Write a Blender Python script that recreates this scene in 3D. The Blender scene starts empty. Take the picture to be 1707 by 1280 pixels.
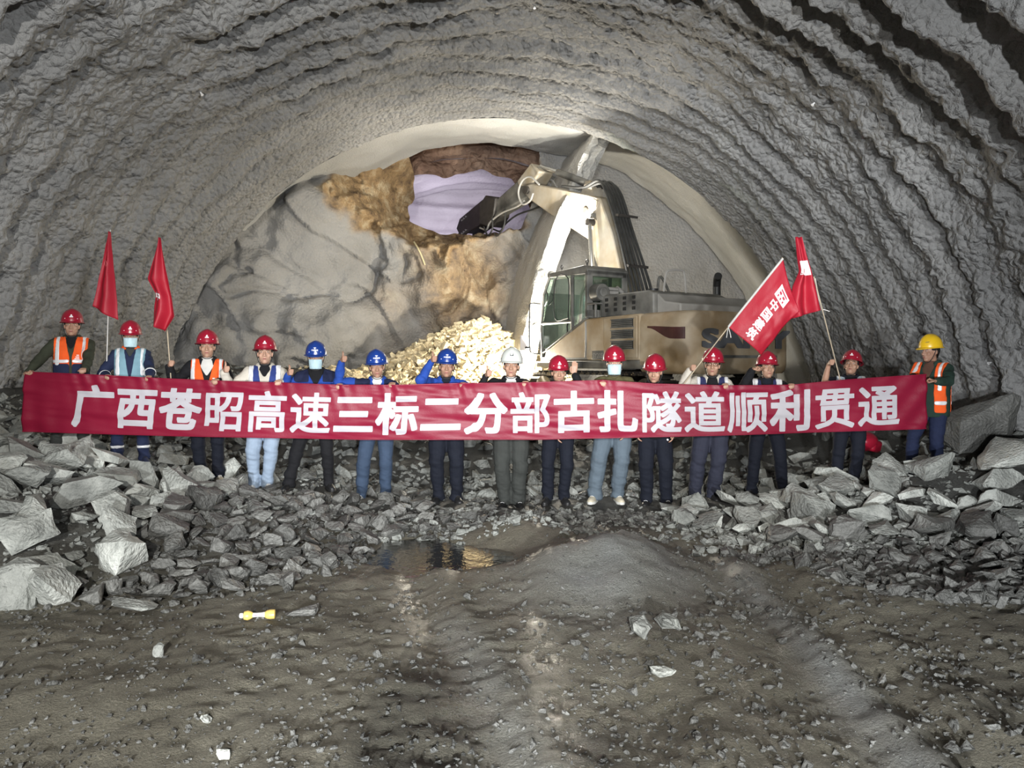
import bpy, bmesh, math, random
import numpy as np
from mathutils import Vector, Matrix, Euler
random.seed(7); RNG = np.random.default_rng(11)
SC = bpy.context.scene; COL = SC.collection
PI = math.pi
# ---------------------------------------------------------------- camera, world, exposure
FPX, CX, HOR, CZ = 1283.0, 853.5, 605.0, 1.65
def W(u, v, y): return Vector(((u-CX)*y/FPX, y, CZ-(v-HOR)*y/FPX))
cam_d = bpy.data.cameras.new('camera'); cam = bpy.data.objects.new('camera', cam_d); COL.objects.link(cam)
cam.location = (0, 0, CZ); cam.rotation_euler = (PI/2, 0, 0)
cam_d.sensor_width = 36; cam_d.lens = FPX*36/1707; cam_d.shift_y = -(640-HOR)/1707
cam_d.clip_start = 0.05; cam_d.clip_end = 200
SC.camera = cam
SC.view_settings.view_transform = 'Standard'; SC.view_settings.look = 'None'; SC.view_settings.gamma = 1
SC.view_settings.exposure = 0.22; SC.view_settings.use_curve_mapping = False
wd = bpy.data.worlds.new('world'); SC.world = wd; wd.use_nodes = True
wd.node_tree.nodes['Background'].inputs[0].default_value = (0.82, 0.88, 1, 1)
wd.node_tree.nodes['Background'].inputs[1].default_value = 0.16
SC.cycles.use_denoising = True
SC.cycles.max_bounces = 6; SC.cycles.diffuse_bounces = 3; SC.cycles.sample_clamp_indirect = 6
SC.cycles.caustics_reflective = False; SC.cycles.caustics_refractive = False
# ---------------------------------------------------------------- lamps
def lamp(name, kind, loc, energy, color=(1, 1, 1), aim=None, size=.15, cone=90, blend=.5):
    d = bpy.data.lights.new(name, kind); d.energy = energy; d.color = color
    if kind in ('SPOT', 'POINT'): d.shadow_soft_size = size
    if kind == 'SPOT': d.spot_size = math.radians(cone); d.spot_blend = blend
    if kind == 'AREA': d.size = size
    o = bpy.data.objects.new(name, d); COL.objects.link(o); o.location = loc
    if aim is not None: o.rotation_euler = (Vector(aim)-Vector(loc)).to_track_quat('-Z', 'Y').to_euler()
    return o
# machine headlights behind the photographer
lamp('headlight_low', 'SPOT', (-1.25, -3.6, 1.25), 2900, (.95, .98, 1), (.6, 9.5, -.7), .10, 56, .3)
lamp('headlight_low', 'SPOT', (.85, -3.6, 1.25), 2900, (.95, .98, 1), (1.8, 9.5, -.7), .10, 55, .25)
lamp('headlight_high', 'SPOT', (-.2, -4.2, 3.15), 3500, (1, .98, .93), (-4.2, 12, 2.6), .10, 76, .5)
lamp('side_fill', 'SPOT', (2.6, -2.5, 2.2), 2700, (.95, .98, 1), (-1.6, 9.5, 8.4), .12, 84, .5)  # unseen fill, added to brighten the near vault
# floodlight standing by the excavator front, hidden behind the row of people
lamp('face_floodlight', 'POINT', (.42, 16.72, 1.76), 760, (1, .92, .76), None, .10)
# boom work lamp, added fills for hood and crown, second bore's lamp
lamp('hood_fill', 'POINT', (1.20, 15.75, 3.95), 90, (1, .96, .87), None, .10)  # added fill without a fixture, brightens the hood
lamp('boom_lamp', 'SPOT', (1.46, 16.70, 4.72), 420, (1, .96, .87), (1.2, 17.76, 5.1), .05, 158, .2)
lamp('crown_fill', 'SPOT', (.42, 16.6, 1.9), 1150, (1, .95, .84), (.15, 15.2, 6.8), .08, 98, .6)  # added spot aimed upward, brightens the crown at the lip
lamp('far_tunnel_lamp', 'POINT', (-2.2, 25.2, 6.0), 105, (.93, .88, 1), None, .4)
# ---------------------------------------------------------------- noise
def _hash(i, j, k, seed):
    n = (i.astype(np.int64)*374761393 + j.astype(np.int64)*668265263 + k.astype(np.int64)*2147483647 + seed*1274126177) & 0xffffffff
    n = ((n ^ (n >> 13))*1274126177) & 0xffffffff
    n = ((n ^ (n >> 16))*2246822519) & 0xffffffff
    return ((n ^ (n >> 15)) & 0xffffff)/float(0xffffff)*2-1
def vn(x, y, z, seed=0):
    x, y, z = np.broadcast_arrays(np.asarray(x, float), np.asarray(y, float), np.asarray(z, float))
    i, j, k = np.floor(x), np.floor(y), np.floor(z)
    a, b, c = x-i, y-j, z-k
    a, b, c = a*a*(3-2*a), b*b*(3-2*b), c*c*(3-2*c)
    r = 0
    for dx in (0, 1):
        for dy in (0, 1):
            for dz in (0, 1):
                r = r + _hash(i+dx, j+dy, k+dz, seed)*(a if dx else 1-a)*(b if dy else 1-b)*(c if dz else 1-c)
    return r
def fbm(x, y, z, o=4, seed=0, g=.5):
    r, A, s = 0, 1, 1
    for q in range(o):
        r = r+A*vn(np.asarray(x)*s+q*7.3, np.asarray(y)*s-q*3.1, np.asarray(z)*s+q*1.7, seed+q); A *= g; s *= 2.03
    return r
def sst(t): t = np.clip(t, 0, 1); return t*t*(3-2*t)
# ---------------------------------------------------------------- materials
MATS = {}
def mat(name, col, rough=.7, metal=0, var=.12, vscale=6, bump=.0, bscale=40, coat=0, trans=0, spec=.5, alpha_mix=None, wr=None, coords='Object', emit=None, dirt=None):
    if name in MATS: return MATS[name]
    m = bpy.data.materials.new(name); m.use_nodes = True; nt = m.node_tree; N = nt.nodes; L = nt.links
    b = N['Principled BSDF']; b.inputs['Roughness'].default_value = rough; b.inputs['Metallic'].default_value = metal
    b.inputs['Specular IOR Level'].default_value = spec
    b.inputs['Coat Weight'].default_value = coat; b.inputs['Transmission Weight'].default_value = trans
    tc = N.new('ShaderNodeTexCoord')
    src = tc.outputs[coords]
    if var or dirt:
        n1 = N.new('ShaderNodeTexNoise'); n1.inputs['Scale'].default_value = vscale; n1.inputs['Detail'].default_value = 5; L.new(src, n1.inputs['Vector'])
        r = N.new('ShaderNodeValToRGB'); L.new(n1.outputs['Fac'], r.inputs['Fac'])
        r.color_ramp.elements[0].position = .3; r.color_ramp.elements[1].position = .7
        r.color_ramp.elements[0].color = tuple(max(0, c*(1-var)) for c in col)+(1,)
        r.color_ramp.elements[1].color = tuple(min(1, c*(1+var)) for c in (dirt or col))+(1,)
        L.new(r.outputs['Color'], b.inputs['Base Color'])
    else: b.inputs['Base Color'].default_value = tuple(col)+(1,)
    if bump:
        n2 = N.new('ShaderNodeTexNoise'); n2.inputs['Scale'].default_value = bscale; n2.inputs['Detail'].default_value = 4; L.new(src, n2.inputs['Vector'])
        bm = N.new('ShaderNodeBump'); bm.inputs['Strength'].default_value = bump; bm.inputs['Distance'].default_value = .02
        L.new(n2.outputs['Fac'], bm.inputs['Height']); L.new(bm.outputs['Normal'], b.inputs['Normal'])
    if wr:
        L.new(n1.outputs['Fac'], (mr := N.new('ShaderNodeMapRange')).inputs['Value'])
        mr.inputs['From Min'].default_value = .35; mr.inputs['From Max'].default_value = .65
        mr.inputs['To Min'].default_value = wr[0]; mr.inputs['To Max'].default_value = wr[1]; L.new(mr.outputs['Result'], b.inputs['Roughness'])
    if emit: b.inputs['Emission Color'].default_value = tuple(emit[:3])+(1,); b.inputs['Emission Strength'].default_value = emit[3]
    if alpha_mix:
        tl = N.new('ShaderNodeBsdfTranslucent'); mx = N.new('ShaderNodeMixShader'); mx.inputs[0].default_value = alpha_mix
        if var: L.new(r.outputs['Color'], tl.inputs['Color'])
        else: tl.inputs['Color'].default_value = tuple(col)+(1,)
        L.new(b.outputs[0], mx.inputs[1]); L.new(tl.outputs[0], mx.inputs[2]); L.new(mx.outputs[0], N['Material Output'].inputs['Surface'])
    MATS[name] = m; return m
def glass(name, col=(.75, .85, .82), fac=.8):
    m = bpy.data.materials.new(name); m.use_nodes = True; nt = m.node_tree; N = nt.nodes; L = nt.links
    N.remove(N['Principled BSDF'])
    t = N.new('ShaderNodeBsdfTransparent'); t.inputs[0].default_value = tuple(col)+(1,)
    g = N.new('ShaderNodeBsdfGlossy'); g.inputs['Roughness'].default_value = .08; g.inputs[0].default_value = (.8, .85, .85, 1)
    x = N.new('ShaderNodeMixShader'); x.inputs[0].default_value = 1-fac
    L.new(t.outputs[0], x.inputs[1]); L.new(g.outputs[0], x.inputs[2]); L.new(x.outputs[0], N['Material Output'].inputs['Surface'])
    MATS[name] = m; return m
# ---------------------------------------------------------------- mesh helpers
def mesh_obj(name, V, F, m, parent=None, smooth=True, mats=None, mi=None):
    me = bpy.data.meshes.new(name)
    V = np.asarray(V, float)
    me.from_pydata(V.tolist(), [], F.tolist() if isinstance(F, np.ndarray) else F); me.validate()
    for q in (mats or [m]): me.materials.append(q)
    if mi is not None: me.polygons.foreach_set('material_index', np.asarray(mi, dtype=np.int32))
    me.polygons.foreach_set('use_smooth', np.full(len(me.polygons), bool(smooth)))
    me.update()
    o = bpy.data.objects.new(name, me); COL.objects.link(o)
    if parent is not None: o.parent = parent
    return o
def tag(o, label=None, cat=None, group=None, kind=None):
    if label: o['label'] = label
    if cat: o['category'] = cat
    if group: o['group'] = group
    if kind: o['kind'] = kind
    return o
def empty(name, loc, rz=0):
    o = bpy.data.objects.new(name, None); COL.objects.link(o); o.location = loc; o.rotation_euler = (0, 0, rz); o.empty_display_size = .1
    return o
def frames(P):
    P = [Vector(p) for p in P]; T = []
    for i in range(len(P)):
        a = P[max(i-1, 0)]; b = P[min(i+1, len(P)-1)]; t = (b-a)
        T.append(t.normalized() if t.length > 1e-9 else Vector((0, 0, 1)))
    up = Vector((0, 0, 1)) if abs(T[0].z) < .9 else Vector((0, 1, 0))
    out = []; n = (up-T[0]*up.dot(T[0])).normalized()
    for t in T:
        n = (n-t*n.dot(t)); n = n.normalized() if n.length > 1e-6 else t.orthogonal().normalized()
        out.append((n, t.cross(n)))
    return P, T, out
def spline(P, k=6):
    P = [Vector(p) for p in P]; Q = [P[0]*2-P[1]]+P+[P[-1]*2-P[-2]]; R = []
    for i in range(1, len(Q)-2):
        for j in range(k):
            t = j/k; a, b, c, d = Q[i-1:i+3]
            R.append(.5*((2*b)+(c-a)*t+(2*a-5*b+4*c-d)*t*t+(3*b-a-3*c+d)*t**3))
    R.append(P[-1]); return R
class MB:
    def __init__(s): s.v = []; s.f = []; s.m = []; s.cur = 0
    def add(s, V, F):
        o = len(s.v); s.v.extend([tuple(p) for p in V]); s.f.extend([tuple(i+o for i in f) for f in F]); s.m.extend([s.cur]*len(F)); return s
    def box(s, c, d, R=None):
        c = Vector(c); V = []
        for x in (-.5, .5):
            for y in (-.5, .5):
                for z in (-.5, .5):
                    p = Vector((x*d[0], y*d[1], z*d[2])); V.append(c+(R @ p if R else p))
        return s.add(V, [(0, 1, 3, 2), (4, 6, 7, 5), (0, 4, 5, 1), (2, 3, 7, 6), (0, 2, 6, 4), (1, 5, 7, 3)])
    def tube(s, P, r, n=10, cap=True, flat=1):
        P, T, Fr = frames(P); V = []; F = []
        if not hasattr(r, '__len__'): r = [r]*len(P)
        for p, (a, b), q in zip(P, Fr, r):
            q = q if hasattr(q, '__len__') else (q, q*flat)
            for i in range(n):
                t = 2*PI*i/n; V.append(p+a*math.cos(t)*q[0]+b*math.sin(t)*q[1])
        for k in range(len(P)-1):
            for i in range(n):
                j = (i+1) % n; F.append((k*n+i, k*n+j, (k+1)*n+j, (k+1)*n+i))
        if cap: F.append(tuple(range(n))[::-1]); F.append(tuple((len(P)-1)*n+i for i in range(n)))
        return s.add(V, F)
    def cyl(s, a, b, r, r2=None, n=14, cap=True): return s.tube([a, b], [r, r if r2 is None else r2], n, cap)
    def caps(s, a, b, r, r2=None, n=12):
        """tapered capsule"""
        r2 = r if r2 is None else r2
        s.tube([a, b], [r, r2], n); s.ell(a, (r, r, r), None, n, 8); s.ell(b, (r2, r2, r2), None, n, 8); return s
    def limb(s, P, r, n=12):
        s.tube(P, r, n)
        for p, q in zip(P, r): s.ell(p, (q, q, q), None, n, 8)
        return s
    def ell(s, c, r, R=None, nu=16, nv=10):
        c = Vector(c); V = []; F = []
        for k in range(1, nv):
            ph = PI*k/nv
            for i in range(nu):
                t = 2*PI*i/nu; p = Vector((r[0]*math.sin(ph)*math.cos(t), r[1]*math.sin(ph)*math.sin(t), r[2]*math.cos(ph)))
                V.append(c+(R @ p if R else p))
        for p in ((0, 0, r[2]), (0, 0, -r[2])): p = Vector(p); V.append(c+(R @ p if R else p))
        T, B = len(V)-2, len(V)-1
        for k in range(nv-2):
            for i in range(nu):
                j = (i+1) % nu; F.append((k*nu+i, (k+1)*nu+i, (k+1)*nu+j, k*nu+j))
        for i in range(nu):
            j = (i+1) % nu; F.append((T, i, j)); F.append((B, (nv-2)*nu+j, (nv-2)*nu+i))
        return s.add(V, F)
    def rings(s, R, n=28, cap=True):
        """R: list of (z, rx, ry, cx, cy) ellipses, super-elliptic"""
        V = []; F = []
        for z, rx, ry, cx, cy in R:
            for i in range(n):
                t = 2*PI*i/n; c, q = math.cos(t), math.sin(t)
                V.append((cx+rx*math.copysign(abs(c)**.85, c), cy+ry*math.copysign(abs(q)**.85, q), z))
        for k in range(len(R)-1):
            for i in range(n):
                j = (i+1) % n; F.append((k*n+i, k*n+j, (k+1)*n+j, (k+1)*n+i))
        if cap: F.append(tuple(range(n))[::-1]); F.append(tuple((len(R)-1)*n+i for i in range(n)))
        return s.add(V, F)
    def prism(s, poly, y0, y1, f=None):
        """poly in (x,z), extruded along y"""
        f = f or (lambda x, y, z: (x, y, z)); n = len(poly)
        V = [f(x, y0, z) for x, z in poly]+[f(x, y1, z) for x, z in poly]
        F = [tuple(range(n)), tuple(range(2*n-1, n-1, -1))]+[(i, n+i, n+(i+1) % n, (i+1) % n) for i in range(n)]
        return s.add(V, F)
    def prismz(s, poly, z0, z1): return s.prism(poly, z0, z1, lambda x, y, z: (x, z, y))
    def grid(s, G):
        nu, nv = G.shape[:2]; V = G.reshape(-1, 3)
        return s.add(V, [(i*nv+j, i*nv+j+1, (i+1)*nv+j+1, (i+1)*nv+j) for i in range(nu-1) for j in range(nv-1)])
    def build(s, name, m, parent=None, smooth=True, bevel=0, thick=0, angle=40):
        o = mesh_obj(name, s.v, s.f, None, parent, smooth, m if isinstance(m, list) else [m], s.m)
        bm = bmesh.new(); bm.from_mesh(o.data); bmesh.ops.recalc_face_normals(bm, faces=bm.faces); bm.to_mesh(o.data); bm.free()
        if thick:
            q = o.modifiers.new('thickness', 'SOLIDIFY'); q.thickness = thick; q.offset = 0
        if bevel:
            q = o.modifiers.new('bevel', 'BEVEL'); q.width = bevel; q.segments = 2; q.limit_method = 'ANGLE'; q.angle_limit = math.radians(35)
        if smooth: sharp(o, angle)
        return o
def sharp(o, angle=40):
    me = o.data
    bm = bmesh.new(); bm.from_mesh(me); lim = math.radians(angle)
    for e in bm.edges:
        if len(e.link_faces) == 2: e.smooth = e.calc_face_angle(0) < lim
    bm.to_mesh(me); bm.free()
def gridF(nu, nv):
    i, j = np.meshgrid(np.arange(nu-1), np.arange(nv-1), indexing='ij'); a = (i*nv+j).ravel()
    return np.stack([a, a+1, a+nv+1, a+nv], 1)
def add_attr(o, name, vals):
    a = o.data.color_attributes.new(name, 'FLOAT_COLOR', 'POINT')
    c = np.ones((len(vals), 4), np.float32); vals = np.asarray(vals)
    c[:, :3] = vals if vals.ndim == 2 else vals[:, None]
    a.data.foreach_set('color', c.ravel())
# lettering: outlines sampled on a fine raster, thickened and traced again as clean faces
def glyph(txt, bold=.0, res=120, run=10):
    cu = bpy.data.curves.new('g', 'FONT'); cu.body = txt; cu.size = 1; cu.resolution_u = 4; cu.fill_mode = 'FRONT'
    o = bpy.data.objects.new('g', cu); COL.objects.link(o)
    ev = o.evaluated_get(bpy.context.evaluated_depsgraph_get()); me = ev.to_mesh()
    V = np.array([v.co[:2] for v in me.vertices]); T = [tuple(t.vertices) for p in [0] for t in (me.calc_loop_triangles() or me.loop_triangles)]
    ec = {}
    for t in T:
        for a, b in ((t[0], t[1]), (t[1], t[2]), (t[2], t[0])): k = (min(a, b), max(a, b)); ec[k] = ec.get(k, 0)+1
    ev.to_mesh_clear(); bpy.data.objects.remove(o); bpy.data.curves.remove(cu)
    lo, hi = V.min(0)-bold-.02, V.max(0)+bold+.02; h = (hi[1]-lo[1])/res; nx = int((hi[0]-lo[0])/h)+2; ny = res+2
    gx = lo[0]+h*np.arange(nx); gy = lo[1]+h*np.arange(ny); A, B = np.meshgrid(gx, gy, indexing='ij'); A = A+1e-5; B = B+1.3e-5
    ins = np.zeros(A.shape, bool)
    for t in T:
        p, q, r = V[list(t)]; w0 = (q[0]-p[0])*(B-p[1])-(q[1]-p[1])*(A-p[0]); w1 = (r[0]-q[0])*(B-q[1])-(r[1]-q[1])*(A-q[0]); w2 = (p[0]-r[0])*(B-r[1])-(p[1]-r[1])*(A-r[0])
        ins |= ((w0 >= 0) & (w1 >= 0) & (w2 >= 0)) | ((w0 <= 0) & (w1 <= 0) & (w2 <= 0))
    d = np.full(A.shape, .2)
    for (a, b), c in ec.items():
        if c != 1: continue
        L = np.abs(V[b]-V[a]).max(); m = max(2, int(L/(h*.35)))
        for s in np.linspace(0, 1, m):
            p = V[a]+(V[b]-V[a])*s; i0, i1 = np.searchsorted(gx, (p[0]-bold-3*h, p[0]+bold+3*h)); j0, j1 = np.searchsorted(gy, (p[1]-bold-3*h, p[1]+bold+3*h))
            sl = (slice(i0, i1), slice(j0, j1)); d[sl] = np.minimum(d[sl], np.maximum(np.abs(A[sl]-p[0]), np.abs(B[sl]-p[1]))*.75+.25*np.hypot(A[sl]-p[0], B[sl]-p[1]))
    f = np.where(ins, -d, d)-bold
    VV, FF, idx = [], [], {}
    def vid(p):
        k = (round(p[0]/h*64), round(p[1]/h*64))
        if k not in idx: idx[k] = len(VV); VV.append((p[0], p[1], 0))
        return idx[k]
    neg = f < 0
    full = neg[:-1, :-1] & neg[1:, :-1] & neg[:-1, 1:] & neg[1:, 1:]; some = (neg[:-1, :-1] | neg[1:, :-1] | neg[:-1, 1:] | neg[1:, 1:]) & ~full
    for j in range(ny-1):
        i = 0
        while i < nx-1:
            if full[i, j]:
                k = i
                while k < nx-1 and full[k, j] and k-i < run: k += 1
                FF.append((vid((gx[i], gy[j])), vid((gx[k], gy[j])), vid((gx[k], gy[j+1])), vid((gx[i], gy[j+1])))); i = k
            else:
                if some[i, j]:
                    c = [(gx[i], gy[j], f[i, j]), (gx[i+1], gy[j], f[i+1, j]), (gx[i+1], gy[j+1], f[i+1, j+1]), (gx[i], gy[j+1], f[i, j+1])]; P = []
                    for q in range(4):
                        a, b = c[q], c[(q+1) % 4]
                        if a[2] < 0: P.append(a[:2])
                        if (a[2] < 0) != (b[2] < 0): t = a[2]/(a[2]-b[2]); P.append((a[0]+(b[0]-a[0])*t, a[1]+(b[1]-a[1])*t))
                    ids = list(dict.fromkeys(vid(p) for p in P))
                    if len(ids) > 2: FF.append(tuple(ids))
                i += 1
    VV = np.array(VV); return VV, FF, VV.min(0), VV.max(0)
def trim(v, f, it=8):
    """even out the cut edge of a cloth piece"""
    E = np.concatenate([f[:, [i, (i+1) % 4]] for i in range(4)]); E = E[E[:, 0] != E[:, 1]]; Es = np.sort(E, 1); u, c = np.unique(Es, axis=0, return_counts=True); B = u[c == 1]
    if not len(B): return v
    B = np.concatenate([B, B[:, ::-1]]); n = len(v); deg = np.bincount(B[:, 0], minlength=n); m = deg > 0; v = v.copy()
    for _ in range(it):
        S = np.stack([np.bincount(B[:, 0], weights=v[B[:, 1], k], minlength=n) for k in range(3)], 1); v[m] = .4*v[m]+.6*S[m]/deg[m][:, None]
    return v
# ================================================================ the setting
TX, TZ, TR, LIP = -.5, -.15, 7.05, 16.5
HX = [-7.6, -6.6, -5.6, -4.4, -3.5, -2.9, -2.4, -1.6, -.8, 0, .6, 1.2, 1.7, 2.3, 3.0, 3.9, 4.9, 6, 7]
HZ = [1.3, 1.0, .62, .5, .27, .2, .2, .06, .03, 0, .06, .09, .03, .07, .11, .17, .32, .7, 1.0]
def rough_h(x, y):
    H = np.interp(x, HX, HZ)
    yf = np.interp(x, [-7, -5, -3.2, -2, -1, 0, 1, 2, 3, 4, 5, 7], [4.5, 4.9, 5.1, 5.8, 7, 8, 8, 7.7, 6.8, 6.0, 5.4, 4.8])
    ln = np.interp(x, [-7, -3.6, -2.6, 0, 2.5, 4, 7], [1.3, 1.4, 2.4, .8, 1.6, 2.6, 3.0])
    h = H*sst((y-yf)/ln)
    h = h+.22*np.exp(-((x-4.4)/1.1)**2-((y-8.15)/.4)**2)
    h = h+.50*sst((y-9.7)/3.2)*sst((6.8-np.abs(x-TX))/1.5+.3)
    h = h+2.1*np.exp(-((x+.85)/2.3)**2-((y-19.2)/1.7)**2)+.5*np.exp(-((x+4.5)/2)**2-((y-17)/2)**2)
    # grey silt mound, lower dark mound beside it, pool, wheel ruts
    h = h+.23*np.exp(-(((x-.72-.12*(y-6))/.58)**2)**1.4-(((y-6.05)/.72)**2)**1.3)*(1+.25*vn(x*3, y*3, 0, 5))+.16*np.exp(-((x-.05)/.4)**2-((y-7.35)/.45)**2)
    h = h-.072*np.exp(-((x+.50)/.80)**4-((y-6.80)/.72)**4)*(1+.5*vn(x*2.2, y*2.2, 3, 12))
    for (x0, k, dep) in ((1.58, .02, .05), (1.95, .03, .045), (-.28, -.25, .04), (.62, -.05, .03)):
        h = h-dep*np.exp(-((x-x0-k*(y-4))/.13)**2)*sst((7.6-y)/1.2)+.5*dep*np.exp(-((x-x0-.25-k*(y-4))/.09)**2)*sst((7.6-y)/1.2)
    return h
def ground_h(x, y):
    x = np.asarray(x, float); y = np.asarray(y, float)
    h = rough_h(x, y)
    heap = sst(np.interp(x, HX, HZ)*2.2)*sst((y-5)/1.5)
    return h+.035*fbm(x*1.3, y*1.3, 0, 3, 3)+.009*fbm(x*5, y*5, 0, 3, 9)*(1+2.5*heap)+.011*fbm(x*13, y*13, 0, 3, 4)
def gh(x, y): return float(ground_h(np.array([x]), np.array([y]))[0])
xs = np.arange(-7.9, 7.2, .036)
ys = np.concatenate([np.linspace(-7, 2.6, 50)[:-1], np.arange(2.6, 9.4, .03), np.linspace(9.42, 23, 150)])
X, Y = np.meshgrid(xs, ys, indexing='ij'); Z = ground_h(X, Y)
floor = mesh_obj('floor', np.stack([X, Y, Z], -1).reshape(-1, 3), gridF(len(xs), len(ys)), None)
tag(floor, kind='structure')
# mud: brown grey earth, wet dark streaks along the wheel tracks, pale silt on the mound
def mud_material():
    m = bpy.data.materials.new('wet_mud'); m.use_nodes = True; nt = m.node_tree; N = nt.nodes; L = nt.links; b = N['Principled BSDF']
    tc = N.new('ShaderNodeTexCoord'); at = N.new('ShaderNodeAttribute'); at.attribute_name = 'soil'
    sep = N.new('ShaderNodeSeparateColor'); L.new(at.outputs['Color'], sep.inputs[0])
    def noise(sc, det=6, rough=.6):
        n = N.new('ShaderNodeTexNoise'); n.inputs['Scale'].default_value = sc; n.inputs['Detail'].default_value = det; n.inputs['Roughness'].default_value = rough
        L.new(tc.outputs['Object'], n.inputs['Vector']); return n
    def ramp(fac, a, c, lo=.3, hi=.7):
        r = N.new('ShaderNodeValToRGB'); L.new(fac, r.inputs[0]); e = r.color_ramp.elements
        e[0].position, e[1].position = lo, hi; e[0].color = a+(1,); e[1].color = c+(1,); return r.outputs[0]
    def mix(f, a, c):
        x = N.new('ShaderNodeMix'); x.data_type = 'RGBA'; L.new(f, x.inputs['Factor']); L.new(a, x.inputs['A']); L.new(c, x.inputs['B']); return x.outputs['Result']
    n1 = noise(1.4); n2 = noise(9); n3 = noise(70, 8, .7)
    earth = mix(n2.outputs['Fac'], ramp(n1.outputs['Fac'], (.135, .120, .085), (.24, .220, .165)), ramp(n3.outputs['Fac'], (.08, .074, .055), (.33, .305, .235)))
    silt = ramp(n3.outputs['Fac'], (.17, .18, .175), (.36, .37, .365))
    rub = ramp(n3.outputs['Fac'], (.05, .05, .045), (.14, .14, .13))
    yel = ramp(n3.outputs['Fac'], (.24, .18, .09), (.45, .36, .21))
    c = mix(sep.outputs['Red'], earth, silt); c = mix(sep.outputs['Green'], c, rub)
    at2 = N.new('ShaderNodeAttribute'); at2.attribute_name = 'ochre'; c = mix(at2.outputs['Fac'], c, yel)
    L.new(c, b.inputs['Base Color'])
    mr = N.new('ShaderNodeMapRange'); L.new(n2.outputs['Fac'], mr.inputs[0]); mr.inputs[1].default_value = .38; mr.inputs[2].default_value = .62
    mr.inputs[3].default_value = .06; mr.inputs[4].default_value = .40
    mx = N.new('ShaderNodeMix'); mx.data_type = 'FLOAT'; L.new(sep.outputs['Blue'], mx.inputs['Factor']); mx.inputs['A'].default_value = .72; L.new(mr.outputs[0], mx.inputs['B'])
    L.new(mx.outputs['Result'], b.inputs['Roughness'])
    ad = N.new('ShaderNodeMath'); ad.operation = 'ADD'; L.new(n3.outputs['Fac'], ad.inputs[0]); L.new(n2.outputs['Fac'], ad.inputs[1])
    bp = N.new('ShaderNodeBump'); bp.inputs['Strength'].default_value = 1.0; bp.inputs['Distance'].default_value = .04
    L.new(ad.outputs[0], bp.inputs['Height']); L.new(bp.outputs[0], b.inputs['Normal'])
    MATS['wet_mud'] = m; return m
xx, yy = X.ravel(), Y.ravel()
silt = np.clip(1.5*np.exp(-((xx-.78-.12*(yy-6))/.62)**2-((yy-5.95)/.85)**2)+.85*np.exp(-((xx-1.72-.03*(yy-4))/.13)**2)*sst((6.8-yy)/.6)*sst((yy-2)/1)+.5*np.exp(-((xx+.12+.25*(yy-4))/.16)**2)*sst((5.4-yy)/.6), 0, 1)*(.75+.25*vn(xx*4, yy*4, 0, 2))
heap = np.clip(sst(np.interp(xx, HX, HZ)*2.6)*sst((yy-5)/1.2)+sst((yy-7.3)/.8), 0, 1)
wet = np.zeros_like(xx)
for (x0, k, w) in ((1.58, .02, .2), (-.28, -.25, .22), (.62, -.05, .25), (.2, -.12, .2), (1.2, 0, .12)): wet = np.maximum(wet, np.exp(-((xx-x0-k*(yy-4))/w)**2)*sst((7.8-yy)/1))
wet = np.maximum(wet, np.exp(-((xx+.55)/1.0)**4-((yy-6.75)/1.1)**4))
wet = np.maximum(wet, .8*np.exp(-((xx-.2)/1.6)**2-((yy-7.6)/1.1)**2))
add_attr(floor, 'soil', np.stack([np.clip(silt, 0, 1), heap, np.clip(wet*(.8+.4*vn(xx*3, yy*3, 1, 6)), 0, 1)], -1))
och = np.clip(sst((yy-14.2)/2.5)*np.exp(-((xx+.6)/3.2)**2), 0, 1); add_attr(floor, 'ochre', och)
floor.data.materials[0] = mud_material()
# shallow pool between the row of people and the camera
pw = mat('muddy_water', (.035, .035, .028), .02, 0, .1, 3, .30, 12, spec=1.0)
G = np.stack(np.meshgrid(np.linspace(-1.55, .35, 48), np.linspace(5.9, 7.7, 52), indexing='ij'), -1)
Vp = np.concatenate([G, np.full(G.shape[:2]+(1,), -.046)], -1)
mk = [f for f in gridF(48, 52).tolist() if all(ground_h(*Vp.reshape(-1, 3)[i, :2][:, None])[0] < -.028 for i in f)]
pud = mesh_obj('puddle', Vp.reshape(-1, 3), mk, pw); tag(pud, 'shallow muddy puddle shining in front of the row of people', 'puddle')
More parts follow.
